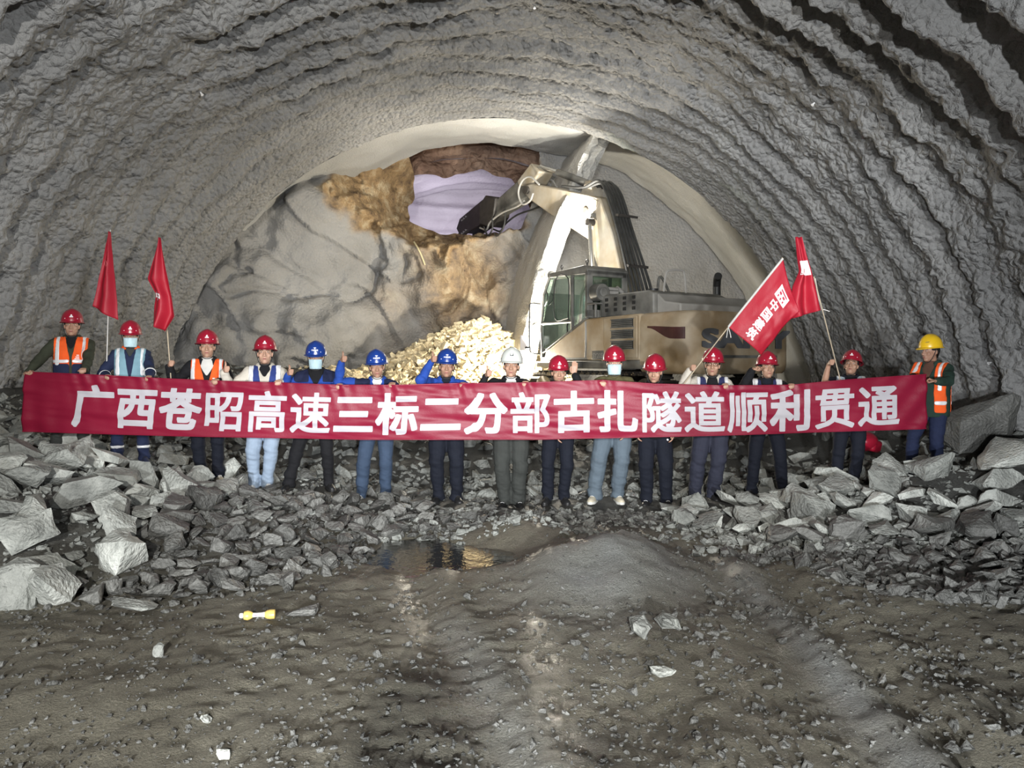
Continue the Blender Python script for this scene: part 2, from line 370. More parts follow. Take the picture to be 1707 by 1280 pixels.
# ---------------------------------------------------------------- shotcrete lining
def concrete(name, a, c, bump=1.0, sc=22, tint=None):
    m = bpy.data.materials.new(name); m.use_nodes = True; nt = m.node_tree; N = nt.nodes; L = nt.links; b = N['Principled BSDF']
    b.inputs['Roughness'].default_value = .82; b.inputs['Specular IOR Level'].default_value = .35
    tc = N.new('ShaderNodeTexCoord'); L0 = tc.outputs['Object']
    n1 = N.new('ShaderNodeTexNoise'); n1.inputs['Scale'].default_value = .7; n1.inputs['Detail'].default_value = 6; L.new(L0, n1.inputs[0])
    n2 = N.new('ShaderNodeTexNoise'); n2.inputs['Scale'].default_value = sc; n2.inputs['Detail'].default_value = 5; n2.inputs['Roughness'].default_value = .65; L.new(L0, n2.inputs[0])
    vo = N.new('ShaderNodeTexVoronoi'); vo.inputs['Scale'].default_value = sc*.8; L.new(L0, vo.inputs[0])
    r = N.new('ShaderNodeValToRGB'); L.new(n1.outputs['Fac'], r.inputs[0]); e = r.color_ramp.elements; e[0].position = .3; e[1].position = .7; e[0].color = a+(1,); e[1].color = c+(1,)
    out = r.outputs[0]
    if tint:
        at = N.new('ShaderNodeAttribute'); at.attribute_name = 'stain'; x = N.new('ShaderNodeMix'); x.data_type = 'RGBA'
        r2 = N.new('ShaderNodeValToRGB'); n3 = N.new('ShaderNodeTexNoise'); n3.inputs['Scale'].default_value = 2.3; n3.inputs['Detail'].default_value = 8; n3.inputs['Roughness'].default_value = .7; L.new(L0, n3.inputs[0])
        L.new(n3.outputs['Fac'], r2.inputs[0]); e = r2.color_ramp.elements; e[0].position = .32; e[0].color = tint[0]+(1,); e[1].position = .68; e[1].color = tint[1]+(1,)
        if len(tint) > 2: q = e.new(.5); q.color = tint[2]+(1,)
        L.new(at.outputs['Fac'], x.inputs['Factor']); L.new(out, x.inputs['A']); L.new(r2.outputs[0], x.inputs['B']); out = x.outputs['Result']
    L.new(out, b.inputs['Base Color'])
    ad = N.new('ShaderNodeMath'); ad.operation = 'SUBTRACT'; L.new(n2.outputs['Fac'], ad.inputs[0]); L.new(vo.outputs['Distance'], ad.inputs[1])
    bp = N.new('ShaderNodeBump'); bp.inputs['Strength'].default_value = bump; bp.inputs['Distance'].default_value = .07 if bump > .85 else .035; L.new(ad.outputs[0], bp.inputs['Height']); L.new(bp.outputs[0], b.inputs['Normal'])
    MATS[name] = m; return m
def vault(name, R, ylist, th, m, disp, kind='structure', cx=TX, cz=TZ):
    T, Yg = np.meshgrid(th, ylist, indexing='ij'); d = disp(T, Yg, R); r = R-d
    V = np.stack([cx+r*np.cos(T), Yg, cz+r*np.sin(T)], -1).reshape(-1, 3)
    F = gridF(len(th), len(ylist))[:, ::-1]
    o = mesh_obj(name, V, F, m); tag(o, kind=kind); return o
def lining_disp(T, Yg, R):
    s = T*R
    wob = .16*fbm(s*.35, Yg*.5, 2, 2, 21)
    ph = (Yg+wob)/.74*2*PI
    rib = (.5+.5*np.cos(ph))**1.6
    amp = .27*(.6+.55*vn(s*.5, Yg*.7, 0, 31))*np.interp(Yg, [4, 9, 14, 17], [1.25, 1.1, .7, .35])
    near = np.interp(Yg, [0, 8, 12, 16.5], [1, 1, .7, .35])
    d = amp*rib+near*(  .065*fbm(s*.55, Yg*1.3, 3, 3, 41)+.07*fbm(s*2.6, Yg*4.2, 5, 3, 51)+.055*fbm(s*10, Yg*11, 1, 2, 61))
    low = sst((1.1-np.sin(T)*R)/1.3)
    return d+low*.08*fbm(s*1.6, Yg*1.6, 8, 3, 71)
yl = np.concatenate([np.linspace(-7, 4.5, 90)[:-1], np.arange(4.5, LIP+.001, .038)])
lin = vault('wall_tunnel_lining', TR, yl, np.linspace(-.06, PI+.06, 600), concrete('shotcrete', (.26, .26, .258), (.38, .377, .37), 1.0, 16), lining_disp)
# the wider stretch beyond the lip of the lining: smooth fresh shotcrete
th = np.linspace(-.06, PI+.06, 200)
lip = np.stack([np.stack([TX+r*np.cos(th), np.full_like(th, LIP)+.03*vn(th*14, k, 0, 5), TZ+r*np.sin(th)], -1) for k, r in enumerate((TR-.0, TR+.25, TR+.62))], 0)
tag(mesh_obj('trim_lining_lip', lip.reshape(-1, 3), gridF(3, 200), MATS['shotcrete']), kind='structure')
smooth_c = concrete('fresh_shotcrete', (.33, .33, .315), (.38, .375, .36), .35, 26)
vault('wall_far_lining', 7.5, np.linspace(LIP-.05, 20.15, 90), np.linspace(-.06, PI+.06, 240), smooth_c, lambda T, Yg, R: .09*fbm(T*R*.6, Yg*.7, 3, 3, 81)+.012*fbm(T*R*5, Yg*5, 0, 2, 82))
# ---------------------------------------------------------------- tunnel face with the broken-through opening
def px2xz(u, v, y=20.0): p = W(u, v, y); return (p.x, p.z)
OUT = [px2xz(*p) for p in ((572, 335), (592, 290), (640, 262), (700, 246), (760, 236), (850, 232), (893, 240), (897, 300), (884, 372), (815, 392), (778, 402), (748, 450), (722, 418), (665, 402), (605, 386), (580, 362))]
INN = [px2xz(*p, y=21.6) for p in ((683, 330), (688, 290), (692, 262), (715, 246), (850, 240), (893, 250), (894, 310), (872, 380), (800, 384), (756, 386), (700, 378), (686, 366))]
def pdist(px, pz, poly):
    """signed distance, positive inside"""
    d = np.full(px.shape, 1e9); ins = np.zeros(px.shape, bool); n = len(poly)
    for i in range(n):
        (x0, z0), (x1, z1) = poly[i], poly[(i+1) % n]; ex, ez = x1-x0, z1-z0
        t = np.clip(((px-x0)*ex+(pz-z0)*ez)/(ex*ex+ez*ez), 0, 1); d = np.minimum(d, np.hypot(px-x0-t*ex, pz-z0-t*ez))
        c = ((z0 > pz) != (z1 > pz)) & (px < (x1-x0)*(pz-z0)/((z1-z0) if z1 != z0 else 1e-9)+x0); ins ^= c
    return np.where(ins, d, -d)
gx = np.arange(-8.6, 7.7, .05); gz = np.arange(-.4, 8.0, .05)
GX, GZ = np.meshgrid(gx, gz, indexing='ij')
right = sst((GX-.75)/.5)
base = 20-3.3*sst((-GX-2.2)/5.0)**1.1-.5*sst((1.5-GZ)/2)*(1-right)
warp = .35*fbm(GX*.8, GZ*.8, 4, 3, 91)
bul = .55*fbm(GX*.45+warp, GZ*.45, 1, 2, 92)+.30*fbm(GX*1.1+warp, GZ*.9, 2, 3, 93)
crk = np.clip(1-np.abs(fbm(GX*.55+.5*GZ*.4+warp, GZ*.5-GX*.2, 3, 3, 94))*9, 0, 1)**1.5
step = .35*np.round(1.6*fbm(GX*.5+GZ*.25, GZ*.35+2, 7, 2, 97)) * .6
face_y = base+(1-right)*(bul+step*1.15+.26*crk+.06*fbm(GX*4, GZ*4, 1, 4, 95))+right*(.5+.07*fbm(GX*.5, GZ*.5, 3, 2, 96))
do = pdist(GX, GZ, OUT)+.16*fbm(GX*1.6, GZ*1.6, 5, 3, 98)+.07*fbm(GX*5, GZ*5, 5, 2, 99)
di = pdist(GX, GZ, INN)+.10*fbm(GX*2.2, GZ*2.2, 6, 3, 101)
rec = sst(do/np.maximum(do-di, .25))*2.0*(do > 0)
rough = (do > 0)*(.36*fbm(GX*2.2, GZ*2.2, 9, 5, 102, .65))
face_y = np.where(do > 0, face_y+rec+rough*sst(do/.2), face_y)
cav = np.exp(-((GX+1.95)/.28)**2-((GZ-4.75)/.5)**2)*.6; face_y = face_y+cav*(do < 0)
Vf = np.stack([GX, face_y, GZ], -1).reshape(-1, 3); Fq = gridF(len(gx), len(gz))
rr = np.hypot(GX-TX, GZ-TZ).ravel(); dI = di.ravel()
ok = (rr[Fq].min(1) < 8.1) & (dI[Fq].max(1) < 0)
stain = np.clip(np.exp(-((GX+1.3)/1.25)**2-((GZ-4.2)/1.3)**2)*1.25+.55*np.exp(-((GX+1.7)/1.6)**2-((GZ-2.6)/1.0)**2)+.35*fbm(GX*1.2, GZ*1.2, 0, 3, 103), 0, 1)*(1-right)
stain = np.clip(stain*sst((GX+4.2)/1.2)*.85, 0, 1); stain = np.maximum(stain, sst((do+.12)/.24))
Vf = trim(Vf, Fq[ok], 5); fc = mesh_obj('wall_tunnel_face', Vf, Fq[ok], concrete('face_rock', (.20, .196, .188), (.29, .283, .27), .5, 20, ((.085, .055, .035), (.44, .37, .25), (.27, .18, .09))))
add_attr(fc, 'stain', stain.ravel()); tag(fc, kind='structure')
vault('wall_rock_roof', 8.6, np.linspace(19.6, 24.2, 60), np.linspace(0, PI, 150), concrete('brown_rock', (.17, .095, .065), (.48, .33, .24), 1.0, 7), lambda T, Yg, R: .3*fbm(T*R*.5, Yg*.8, 2, 4, 118))
# rock wedge and the second bore behind the opening
gx2 = np.arange(-5, 3.2, .07); gz2 = np.arange(2.2, 9.2, .07); A, B = np.meshgrid(gx2, gz2, indexing='ij')
edge = np.interp(A, [-4, -2.9, -2.2, -1.2, -.3, .25, .8], [7.2, 7.2, 7.2, 7.36, 7.3, 6.8, 5.6])+.10*fbm(A*2, 0, 0, 3, 105)
yb = 23.1+.35*fbm(A*1.1, B*1.1, 1, 4, 106, .6)-.4*sst((A-.2)/.8)
k = (B-edge).ravel(); Fb = gridF(len(gx2), len(gz2)); Fb = Fb[k[Fb].min(1) > 0]
ob = mesh_obj('wall_rock_wedge', trim(np.stack([A, yb, B], -1).reshape(-1, 3), Fb, 4), Fb, MATS['brown_rock']); tag(ob, kind='structure')
vault('wall_second_bore', 6.3, np.linspace(23.0, 30, 90), np.linspace(0, PI, 160), concrete('pale_lining', (.46, .42, .47), (.58, .54, .59), .4, 14), lambda T, Yg, R: .14*(.5+.5*np.cos(Yg*2*PI/1.0+.5*vn(T*4, Yg, 0, 3)))**2+.05*fbm(T*R, Yg, 0, 3, 108), cx=-1.2, cz=1.6)
A, B = np.meshgrid(np.linspace(-8, 5.4, 160), np.linspace(.5, 9.0, 90), indexing='ij')
ob = mesh_obj('wall_second_bore_end', np.stack([A, 27.2-.12*((A+1.2)**2)*.5+.16*np.abs(np.cos(B*3.4+.16*A+.5*vn(A*.8, B, 0, 4)))+.07*np.cos(B*13+.5*A)+.2*fbm(A*.7, B*.9, 0, 3, 109), B], -1).reshape(-1, 3), gridF(160, 90), MATS['pale_lining']); tag(ob, kind='structure')
# middle wall: curved slab with a broken bright end
CL = [(1022, 196), (1003, 230), (985, 266), (962, 320), (938, 375), (915, 440), (897, 510), (884, 570), (870, 650), (862, 720)]
cl = [W(u, v, 17.9) for u, v in CL]; cl = spline([(p.x, 0, p.z) for p in cl], 8); nC = len(cl)
ysl = np.linspace(17.75, 21.2, 26); prof = []
for i, p in enumerate(cl):
    t = (Vector(cl[min(i+1, nC-1)])-Vector(cl[max(i-1, 0)])).normalized(); n = Vector((-t.z, 0, t.x)); prof.append((Vector(p), n))
def slab_side(sgn, w):
    G = np.zeros((nC, len(ysl), 3))
    for i, (p, n) in enumerate(prof):
        for j, y in enumerate(ysl):
            q = p+n*(sgn*w); G[i, j] = (q.x-.20*(y-ysl[0]), y-.10*fbm(i*.5, 3, sgn, 2, 7)*(j == 0), q.z)
    G += (.035 if sgn < 0 else .012)*np.stack([fbm(G[..., 0]*4, G[..., 1]*4, G[..., 2]*4, 3, 110+q) for q in range(3)], -1); return G
Ga, Gb = slab_side(1, .20), slab_side(-1, .20); mw = MB(); mw.grid(Ga); mw.grid(Gb)
E = np.stack([Ga[:, 0], Ga[:, 0]*.7+Gb[:, 0]*.3+np.array([0, -.09, 0]), Ga[:, 0]*.4+Gb[:, 0]*.6+np.array([0, .03, 0]), Ga[:, 0]*.3+Gb[:, 0]*.7+np.array([0, -.06, 0]), Gb[:, 0]], 1)
E[:, 1:4] += .05*np.stack([vn(np.arange(nC)[:, None]*1.1, np.arange(3)[None]*3., q, 111) for q in range(3)], -1); mw.grid(E)
tag(mw.build('wall_middle', concrete('pale_shotcrete', (.42, .41, .39), (.52, .51, .48), .7, 22)), kind='structure')
# ================================================================ broken rock
def rock_proto(seed, k=13, cuts=1, amp=.05, dims=(1, .78, .55)):
    r = np.random.default_rng(seed); bm = bmesh.new()
    for _ in range(k):
        p = r.uniform(-1, 1, 3); p = p/max(np.abs(p).max(), .4)*r.uniform(.72, 1) if r.random() < .65 else p/np.linalg.norm(p)
        bm.verts.new(tuple(p*np.array(dims)*.5))
    res = bmesh.ops.convex_hull(bm, input=bm.verts[:])
    bmesh.ops.delete(bm, geom=[v for v in bm.verts if not v.link_faces], context='VERTS')
    bmesh.ops.dissolve_limit(bm, angle_limit=math.radians(14), verts=bm.verts[:], edges=bm.edges[:])
    bmesh.ops.triangulate(bm, faces=bm.faces[:])
    if cuts:
        bmesh.ops.subdivide_edges(bm, edges=bm.edges[:], cuts=cuts, use_grid_fill=True)
        bmesh.ops.triangulate(bm, faces=bm.faces[:])
        P = np.array([v.co[:] for v in bm.verts]); n = np.array([v.normal[:] for v in bm.verts]); bm.normal_update()
        d = amp*fbm(P[:, 0]*3+seed, P[:, 1]*3, P[:, 2]*3, 3, seed)
        for v, q in zip(bm.verts, P*(1+d[:, None]*1.6)): v.co = q
    bm.verts.index_update(); V = np.array([v.co[:] for v in bm.verts]); F = np.array([[v.index for v in f.verts] for f in bm.faces]); bm.free(); return V, F
PR = [rock_proto(s, 14+s % 6, 3, .085, ((1, .8, .6), (1, .62, .42), (1, .9, .75), (1, .7, .3))[s % 4]) for s in range(18)]
PRs = [rock_proto(100+s, 10+s % 4, 0, 0, ((1, .8, .6), (1, .62, .42), (1, .9, .75), (1, .7, .35))[s % 4]) for s in range(14)]
def rock_mat(name, a, c, w, rough=.8):
    m = bpy.data.materials.new(name); m.use_nodes = True; nt = m.node_tree; N = nt.nodes; L = nt.links; b = N['Principled BSDF']; b.inputs['Roughness'].default_value = rough
    ge = N.new('ShaderNodeNewGeometry'); oi = N.new('ShaderNodeObjectInfo')
    n1 = N.new('ShaderNodeTexNoise'); n1.inputs['Scale'].default_value = 7; n1.inputs['Detail'].default_value = 8; n1.inputs['Roughness'].default_value = .7; L.new(ge.outputs['Position'], n1.inputs[0])
    n2 = N.new('ShaderNodeTexNoise'); n2.inputs['Scale'].default_value = 2.2; n2.inputs['Detail'].default_value = 3; L.new(ge.outputs['Position'], n2.inputs[0])
    r = N.new('ShaderNodeValToRGB'); L.new(n1.outputs['Fac'], r.inputs[0]); e = r.color_ramp.elements; e[0].position = .28; e[1].position = .66; e[0].color = a+(1,); e[1].color = c+(1,)
    q = e.new(.8); q.color = w+(1,)
    mr = N.new('ShaderNodeMapRange'); L.new(n2.outputs['Fac'], mr.inputs[0]); mr.inputs[1].default_value = .3; mr.inputs[2].default_value = .7; mr.inputs[3].default_value = .62; mr.inputs[4].default_value = 1.25
    mr2 = N.new('ShaderNodeMapRange'); L.new(oi.outputs['Random'], mr2.inputs[0]); mr2.inputs[3].default_value = .72; mr2.inputs[4].default_value = 1.55
    mu = N.new('ShaderNodeMath'); mu.operation = 'MULTIPLY'; L.new(mr.outputs[0], mu.inputs[0]); L.new(mr2.outputs[0], mu.inputs[1])
    hs = N.new('ShaderNodeHueSaturation'); L.new(mu.outputs[0], hs.inputs['Value']); L.new(r.outputs[0], hs.inputs['Color']); L.new(hs.outputs[0], b.inputs['Base Color'])
    n3 = N.new('ShaderNodeTexNoise'); n3.inputs['Scale'].default_value = 34; n3.inputs['Detail'].default_value = 6; L.new(ge.outputs['Position'], n3.inputs[0])
    bp = N.new('ShaderNodeBump'); bp.inputs['Strength'].default_value = .9; bp.inputs['Distance'].default_value = .03; L.new(n3.outputs['Fac'], bp.inputs['Height']); L.new(bp.outputs[0], b.inputs['Normal'])
    MATS[name] = m; return m
rock_mat('dry_rock', (.20, .21, .195), (.42, .43, .40), (.68, .69, .65))
rock_mat('damp_rock', (.075, .075, .07), (.16, .16, .15), (.27, .27, .255), .55)
rock_mat('ochre_rock', (.38, .30, .17), (.64, .55, .37), (.76, .69, .52))
def rot3(r): return np.array(Euler((r.uniform(-.6, .6), r.uniform(-.6, .6), r.uniform(0, 6.28))).to_matrix())
def zone(x, y):
    """how densely and how coarsely a spot is strewn: (probability, small, large, dry)"""
    if y > 14.5: return (.95, .10, .34, 2) if abs(x+.85) < 2.9 and y > 16.6 else (.3, .08, .22, 1)
    if y > 9.4: return (.75, .07, .30, 1)
    hz = float(np.interp(x, HX, HZ)); front = float(np.interp(x, [-7, -5, -3.2, -2.4, -1.6, -.6, 0, 1, 2, 3, 4, 5, 7], [4.6, 4.95, 5.15, 5.3, 5.6, 7.4, 8.2, 8.1, 7.4, 6.5, 5.2, 4.6, 4.2]))
    if y < front-.1:
        return (.05 if x < .4 or x > 2.6 else .16, .02, .07, 0)
    e = min(1, (y-front)/.7)
    if x < -2.9: return (1.0, .08, .42*(.55+.45*min(1, (-x-2.3)/1.5)), 0 if x > -3.2 and y < 8 else 1)
    if x < -.8: return (.9*e+.1, .05, .20, 0)
    if x < 1.7: return (.55, .04, .16, 0)
    if y < 6.9: return (.9, .04, .20, 0)
    return (1.0, .07, .30 if x < 3 else .38, 1 if y > 7.0 else 0)
cand = []
r = np.random.default_rng(5)
def blocked(x, y):
    if -1.25 < x < .10 and 5.75 < y < 7.4: return True
    if .15 < x < 1.35 and 5.2 < y < 7: return True
    if y < 4.9 and (abs(x-1.6) < .15): return True
    return False
FEET = []
for it in range(60000):
    t = r.random()
    y = 3.0+6.6*r.random()**.9 if t < .84 else 9.4+10.2*r.random()
    lim = .72*y+.4; x = r.uniform(-min(lim, 7.0), min(lim, 6.2))
    p, a, b, dry = zone(x, y)
    if blocked(x, y) or r.random() > p: continue
    if y > 9.4 and r.random() > .55 and dry != 2: continue
    s = a+(b-a)*r.random()**(3.2 if y < 9.4 else 2.2)
    if 8.45 < y < 9.15 and -5.5 < x < 5.3: s = min(s, .16)
    if y < 3.9 and s > .05 and r.random() < .7: continue
    cand.append([x, y, s, dry])
# keep the large ones apart
cand.sort(key=lambda c: -c[2]); kept = []; cell = {}
for c in cand:
    x, y, s, d = c; ok_ = True; R_ = int(math.ceil(.55/.25))
    gi, gj = int(math.floor(x/.25)), int(math.floor(y/.25))
    for i in range(gi-R_, gi+R_+1):
        for j in range(gj-R_, gj+R_+1):
            for (x2, y2, s2) in cell.get((i, j), ()):
                if (x-x2)**2+(y-y2)**2 < (.40*(s+s2))**2*(.85 if s < .12 else 1): ok_ = False; break
            if not ok_: break
        if not ok_: break
    if ok_: cell.setdefault((gi, gj), []).append((x, y, s)); kept.append(c)
# rocks of the photograph that one can tell apart: pixel of the centre, width in metres, flatness, turn, label
HERO = [((1640, 752), .98, .62, .2, 'large dark grey boulder leaning on the right tunnel wall'),
        ((1690, 778), .75, .5, 1.0, 'grey boulder beside the large boulder at the right wall'),
        ((62, 888), .52, .42, 2.1, 'long pale slab of rock tilted on the left heap'),
        ((130, 845), .60, .5, .5, 'broad grey rock behind the tilted pale slab'),
        ((175, 815), .62, .45, .1, 'flat long rock below the blue coveralls'),
        ((42, 925), .42, .6, .9, 'pale block at the left edge under the tilted slab'),
        ((28, 1000), .46, .6, .3, 'pale rock lowest at the left edge of the heap'),
        ((80, 1003), .36, .7, .8, 'brownish pointed rock at the foot of the left heap'),
        ((200, 945), .40, .7, 2.6, 'pale rounded rock on the right side of the left heap'),
        ((218, 1018), .30, .35, .2, 'flat white streaked stone at the foot of the left heap'),
        ((1560, 800), .45, .55, .3, 'white sharp rock at the feet of the yellow hard hat'),
        ((1480, 800), .36, .6, 1.1, 'white angular rock left of the yellow hard hat feet'),
        ((1400, 815), .46, .5, 2.7, 'grey slanted slab in front of the right flag bearer'),
        ((1660, 815), .5, .5, .4, 'pale broad rock before the large boulder'),
        ((1105, 1050), .22, .6, .4, 'angular stone with flat face below the silt mound'),
        ((1070, 1062), .17, .45, 1.4, 'tilted grey slab stone below the silt mound'),
        ((265, 1088), .085, .8, .3, 'pale fist sized stone on the bare mud'),
        ((343, 1200), .055, .6, .9, 'white pebble on the bare mud nearest the camera'),
        ((372, 1260), .06, .6, .2, 'rounded pale stone at the bottom edge of the view'),
        ((1105, 1135), .13, .8, .5, 'greenish stone lying alone in the wheel track'),
        ((1306, 1068), .06, .6, .5, 'single white stone on the dark track at right'),
        ((500, 1022), .24, .35, .2, 'flat dark stone beside the yellow bottle')]
rocks = []
def ray_ground(u, v):
    d = Vector(((u-CX)/FPX, 1, -(v-HOR)/FPX)); y = 2.8
    while y < 16:
        if CZ+d.z*y < gh(d.x*y, y): break
        y += .02
    return d.x*y, y
def place_rock(V, F, x, y, s, flat, rz, name, label, group, m, sink=.22, tilt=None):
    me = bpy.data.meshes.get(V) if isinstance(V, str) else None
PM = []
for i, (V, F) in enumerate(PR):
    me = bpy.data.meshes.new('rock'); me.from_pydata(V.tolist(), [], F.tolist()); me.materials.append(MATS['dry_rock']); me.update(); PM.append(me)
    me2 = me.copy(); me2.materials[0] = MATS['damp_rock']; PM[-1] = (me, me2)
def put_rock(i, dry, x, y, s, rot, label, group=None, sc=(1, 1, 1), sink=.25):
    o = bpy.data.objects.new('rock', PM[i][0 if dry else 1]); COL.objects.link(o)
    zext = np.abs(np.array(rot.to_matrix()))[2] @ (np.array((.5, .39, .28))*np.array(sc)*s)
    o.location = (x, y, gh(x, y)+zext*(1-2*sink)); o.rotation_euler = rot; o.scale = (s*sc[0], s*sc[1], s*sc[2])
    tag(o, label, 'rock', group); return o
hero_xy = []
for q, ((u, v), w, fl, rz, lab) in enumerate(HERO):
    x, y = ray_ground(u, v+6); hero_xy.append((x, y, w))
    tl = Euler((.45, -.35, rz)) if 'tilted' in lab or 'slanted' in lab else Euler((.1*((q*37) % 5-2), .1*((q*17) % 5-2), rz))
    put_rock((0, 12, 1, 8, 13, 4, 2, 6, 10, 3)[q % 10], 'dark' not in lab, x, y+.1*w, w*1.05, tl, lab, None, (1, 1, max(.6, fl*1.7)), .16)
kept = [c for c in kept if all(math.hypot(c[0]-x, c[1]-y) > .40*(c[2]+w) for x, y, w in hero_xy)]
# the 260 that show largest become objects of their own
def underfoot(x, y): return 8.45 < y < 9.1 and any(abs(x-(u-CX)*8.9/FPX) < .16 for u in (337, 365, 424, 446, 482, 549, 603, 642, 731, 761, 841, 863, 913, 940, 990, 1029, 1079, 1109, 1157, 1187, 1252, 1303))
kept = [c for c in kept if not underfoot(c[0], c[1])]
inv = [(c[2]/c[1], c) for c in kept if c[1] < 9.3 and abs(c[0]*FPX/c[1]) < 845 and CZ-(c[1]*675/FPX) < gh(c[0], c[1])]
inv.sort(key=lambda t: -t[0]); big = [c for _, c in inv[:262]]; bigid = set(map(id, big))
GL = {'ll': ('jagged grey rock among the heaped rubble at the left tunnel wall', 'rocks of the left rubble heap'),
      'lm': ('dark angular stone among the rubble between left heap and puddle', 'stones between left heap and puddle'),
      'mm': ('small broken stone by the feet of the people in the middle', 'stones at the feet of the middle people'),
      'rr': ('grey broken rock in the rubble bank at the right tunnel wall', 'rocks of the right rubble bank'),
      'rf': ('dark stone among the gravel spread before the right rubble bank', 'stones before the right rubble bank'),
      'fg': ('loose stone lying on the muddy track near the camera', 'loose stones on the muddy track')}
def gkey(x, y):
    if y < np.interp(x, [-7, -3, -1.6, 0, 2, 3, 5], [4.7, 5.2, 5.5, 7.6, 7.0, 5.6, 4.6]): return 'fg'
    if x < -2.7: return 'll'
    if x < -.8: return 'lm'
    if x < 1.6: return 'mm'
    return 'rr' if y > 6.9 else 'rf'
for c in big:
    x, y, s, d = c; lab, grp = GL[gkey(x, y)]
    put_rock(int(r.integers(0, 18)), d == 1, x, y, s*1.12, Euler((r.uniform(-.5, .5), r.uniform(-.5, .5), r.uniform(0, 6.28))), lab, grp, (1, 1, r.uniform(.75, 1.2)), .2)
FU = [(u-CX)*8.9/FPX for u in (96, 141, 197, 241, 337, 365, 424, 446, 482, 549, 603, 642, 731, 761, 841, 863, 913, 940, 990, 1029, 1079, 1109, 1157, 1187, 1252, 1303, 1392, 1421, 1508, 1564)]
def underfoot(x, y): return 8.5 < y < 9.1 and any(abs(x-q) < .13 for q in FU)
def rubble(name, items, m, label, cat='rubble'):
    items = [c for c in items if not underfoot(c[0], c[1]) or c[2] < .03]
    Vs, Fs, off = [], [], 0
    for (x, y, s, d), z in zip(items, ground_h(np.array([c[0] for c in items]), np.array([c[1] for c in items]))):
        V, F = PRs[int(r.integers(0, 14))]; V = (V*s*1.1) @ rot3(r).T; V = V+np.array([x, y, z+.12*s]); Vs.append(V); Fs.append(F+off); off += len(V)
    o = mesh_obj(name, np.concatenate(Vs), np.concatenate(Fs), m, smooth=False); tag(o, label, cat, kind='stuff'); return o
rest = [c for c in kept if id(c) not in bigid]
for it in range(3600):      # fine muck on the pile under the face
    x = r.normal(-.85, 1.5); y = r.uniform(16.4, 19.0)
    if rough_h(np.array([x]), np.array([y]))[0] > .75 and x < .6: rest.append([x, y, .05+.24*r.random()**2.5, 2])
for it in range(5200):      # fine debris between the stones
    y = r.uniform(7.2, 10.6); x = r.uniform(-.66*y, .60*y); rest.append([x, y, .03+.09*r.random()**2, 1])
for it in range(3000):      # stones spread before the right bank
    y = r.uniform(4.3, 7.2); x = r.uniform(1.6, .70*y)
    if y > np.interp(x, [1.6, 2.2, 3, 4, 5], [6.9, 6.3, 5.0, 4.5, 4.3])+.35*vn(x*2, y*2, 0, 8): rest.append([x, y, .03+.15*r.random()**2.2, 0 if y < 6.6 else 1])
for it in range(5200):      # grit and clods on the track
    y = 2.9+3.8*r.random()**1.3; rest.append([r.uniform(-.70*y, .70*y), y, .008+.03*r.random()**3, 0])
for it in range(4200):
    y = r.uniform(4.9, 7.6); x = r.uniform(-.66*y, .68*y); p, a_, b_, d_ = zone(x, y)
    if p > .5 and not blocked(x, y): rest.append([x, y, .02+.06*r.random()**2, d_])
rubble('rubble', [c for c in rest if c[3] == 1], MATS['dry_rock'], 'dry grey rubble filling the heaps along both tunnel walls')
rubble('gravel', [c for c in rest if c[3] == 0], MATS['damp_rock'], 'damp dark gravel strewn over the muddy tunnel floor', 'gravel')
rubble('muck_rubble', [c for c in rest if c[3] == 2], MATS['ochre_rock'], 'yellowish broken muck piled at the foot of the tunnel face')
# ================================================================ people
YB = 8.60            # the banner's plane
def remesh(mb, vox, it=2):
    me = bpy.data.meshes.new('t'); me.from_pydata(mb.v, [], mb.f); bm = bmesh.new(); bm.from_mesh(me); bmesh.ops.recalc_face_normals(bm, faces=bm.faces); bm.to_mesh(me); bm.free()
    o = bpy.data.objects.new('t', me); COL.objects.link(o)
    q = o.modifiers.new('r', 'REMESH'); q.mode = 'VOXEL'; q.voxel_size = vox
    ev = o.evaluated_get(bpy.context.evaluated_depsgraph_get()); m2 = ev.to_mesh()
    n = len(m2.vertices); V = np.empty(n*3); m2.vertices.foreach_get('co', V); V = V.reshape(-1, 3)
    F = [tuple(p.vertices) for p in m2.polygons]; ev.to_mesh_clear(); bpy.data.objects.remove(o); bpy.data.meshes.remove(me)
    F = np.array([f if len(f) == 4 else f+(f[-1],) for f in F])
    return relax(V, F, it), F
def relax(V, F, it):
    E = np.concatenate([F[:, [i, (i+1) % 4]] for i in range(4)]); E = np.concatenate([E, E[:, ::-1]])
    deg = np.bincount(E[:, 0], minlength=len(V))[:, None].clip(1)
    for _ in range(it):
        S = np.stack([np.bincount(E[:, 0], weights=V[E[:, 1], k], minlength=len(V)) for k in range(3)], 1); V = V*.45+.55*S/deg
    return V
def normals(V, F):
    n = np.cross(V[F[:, 2]]-V[F[:, 0]], V[F[:, 3]]-V[F[:, 1]]); N = np.zeros_like(V)
    for k in range(4): 
        for c in range(3): N[:, c] += np.bincount(F[:, k], weights=n[:, c], minlength=len(V))
    return N/np.linalg.norm(N, axis=1, keepdims=True).clip(1e-9)
def sub(V, F, keep):
    """faces whose all corners are kept"""
    fk = F[keep[F].all(1)]; used = np.unique(fk); mp = np.full(len(V), -1); mp[used] = np.arange(len(used)); return V[used], mp[fk], used
def fl(F): return [tuple(dict.fromkeys(f)) for f in F.tolist()]
def shell(name, V, F, N, keep, off, m, parent, thick=.004):
    v, f, u = sub(V, F, keep)
    if not len(f): return None
    o = mesh_obj(name, trim(v+N[u]*off, f), fl(f), m, parent)
    q = o.modifiers.new('t', 'SOLIDIFY'); q.thickness = thick; q.offset = -1; return o
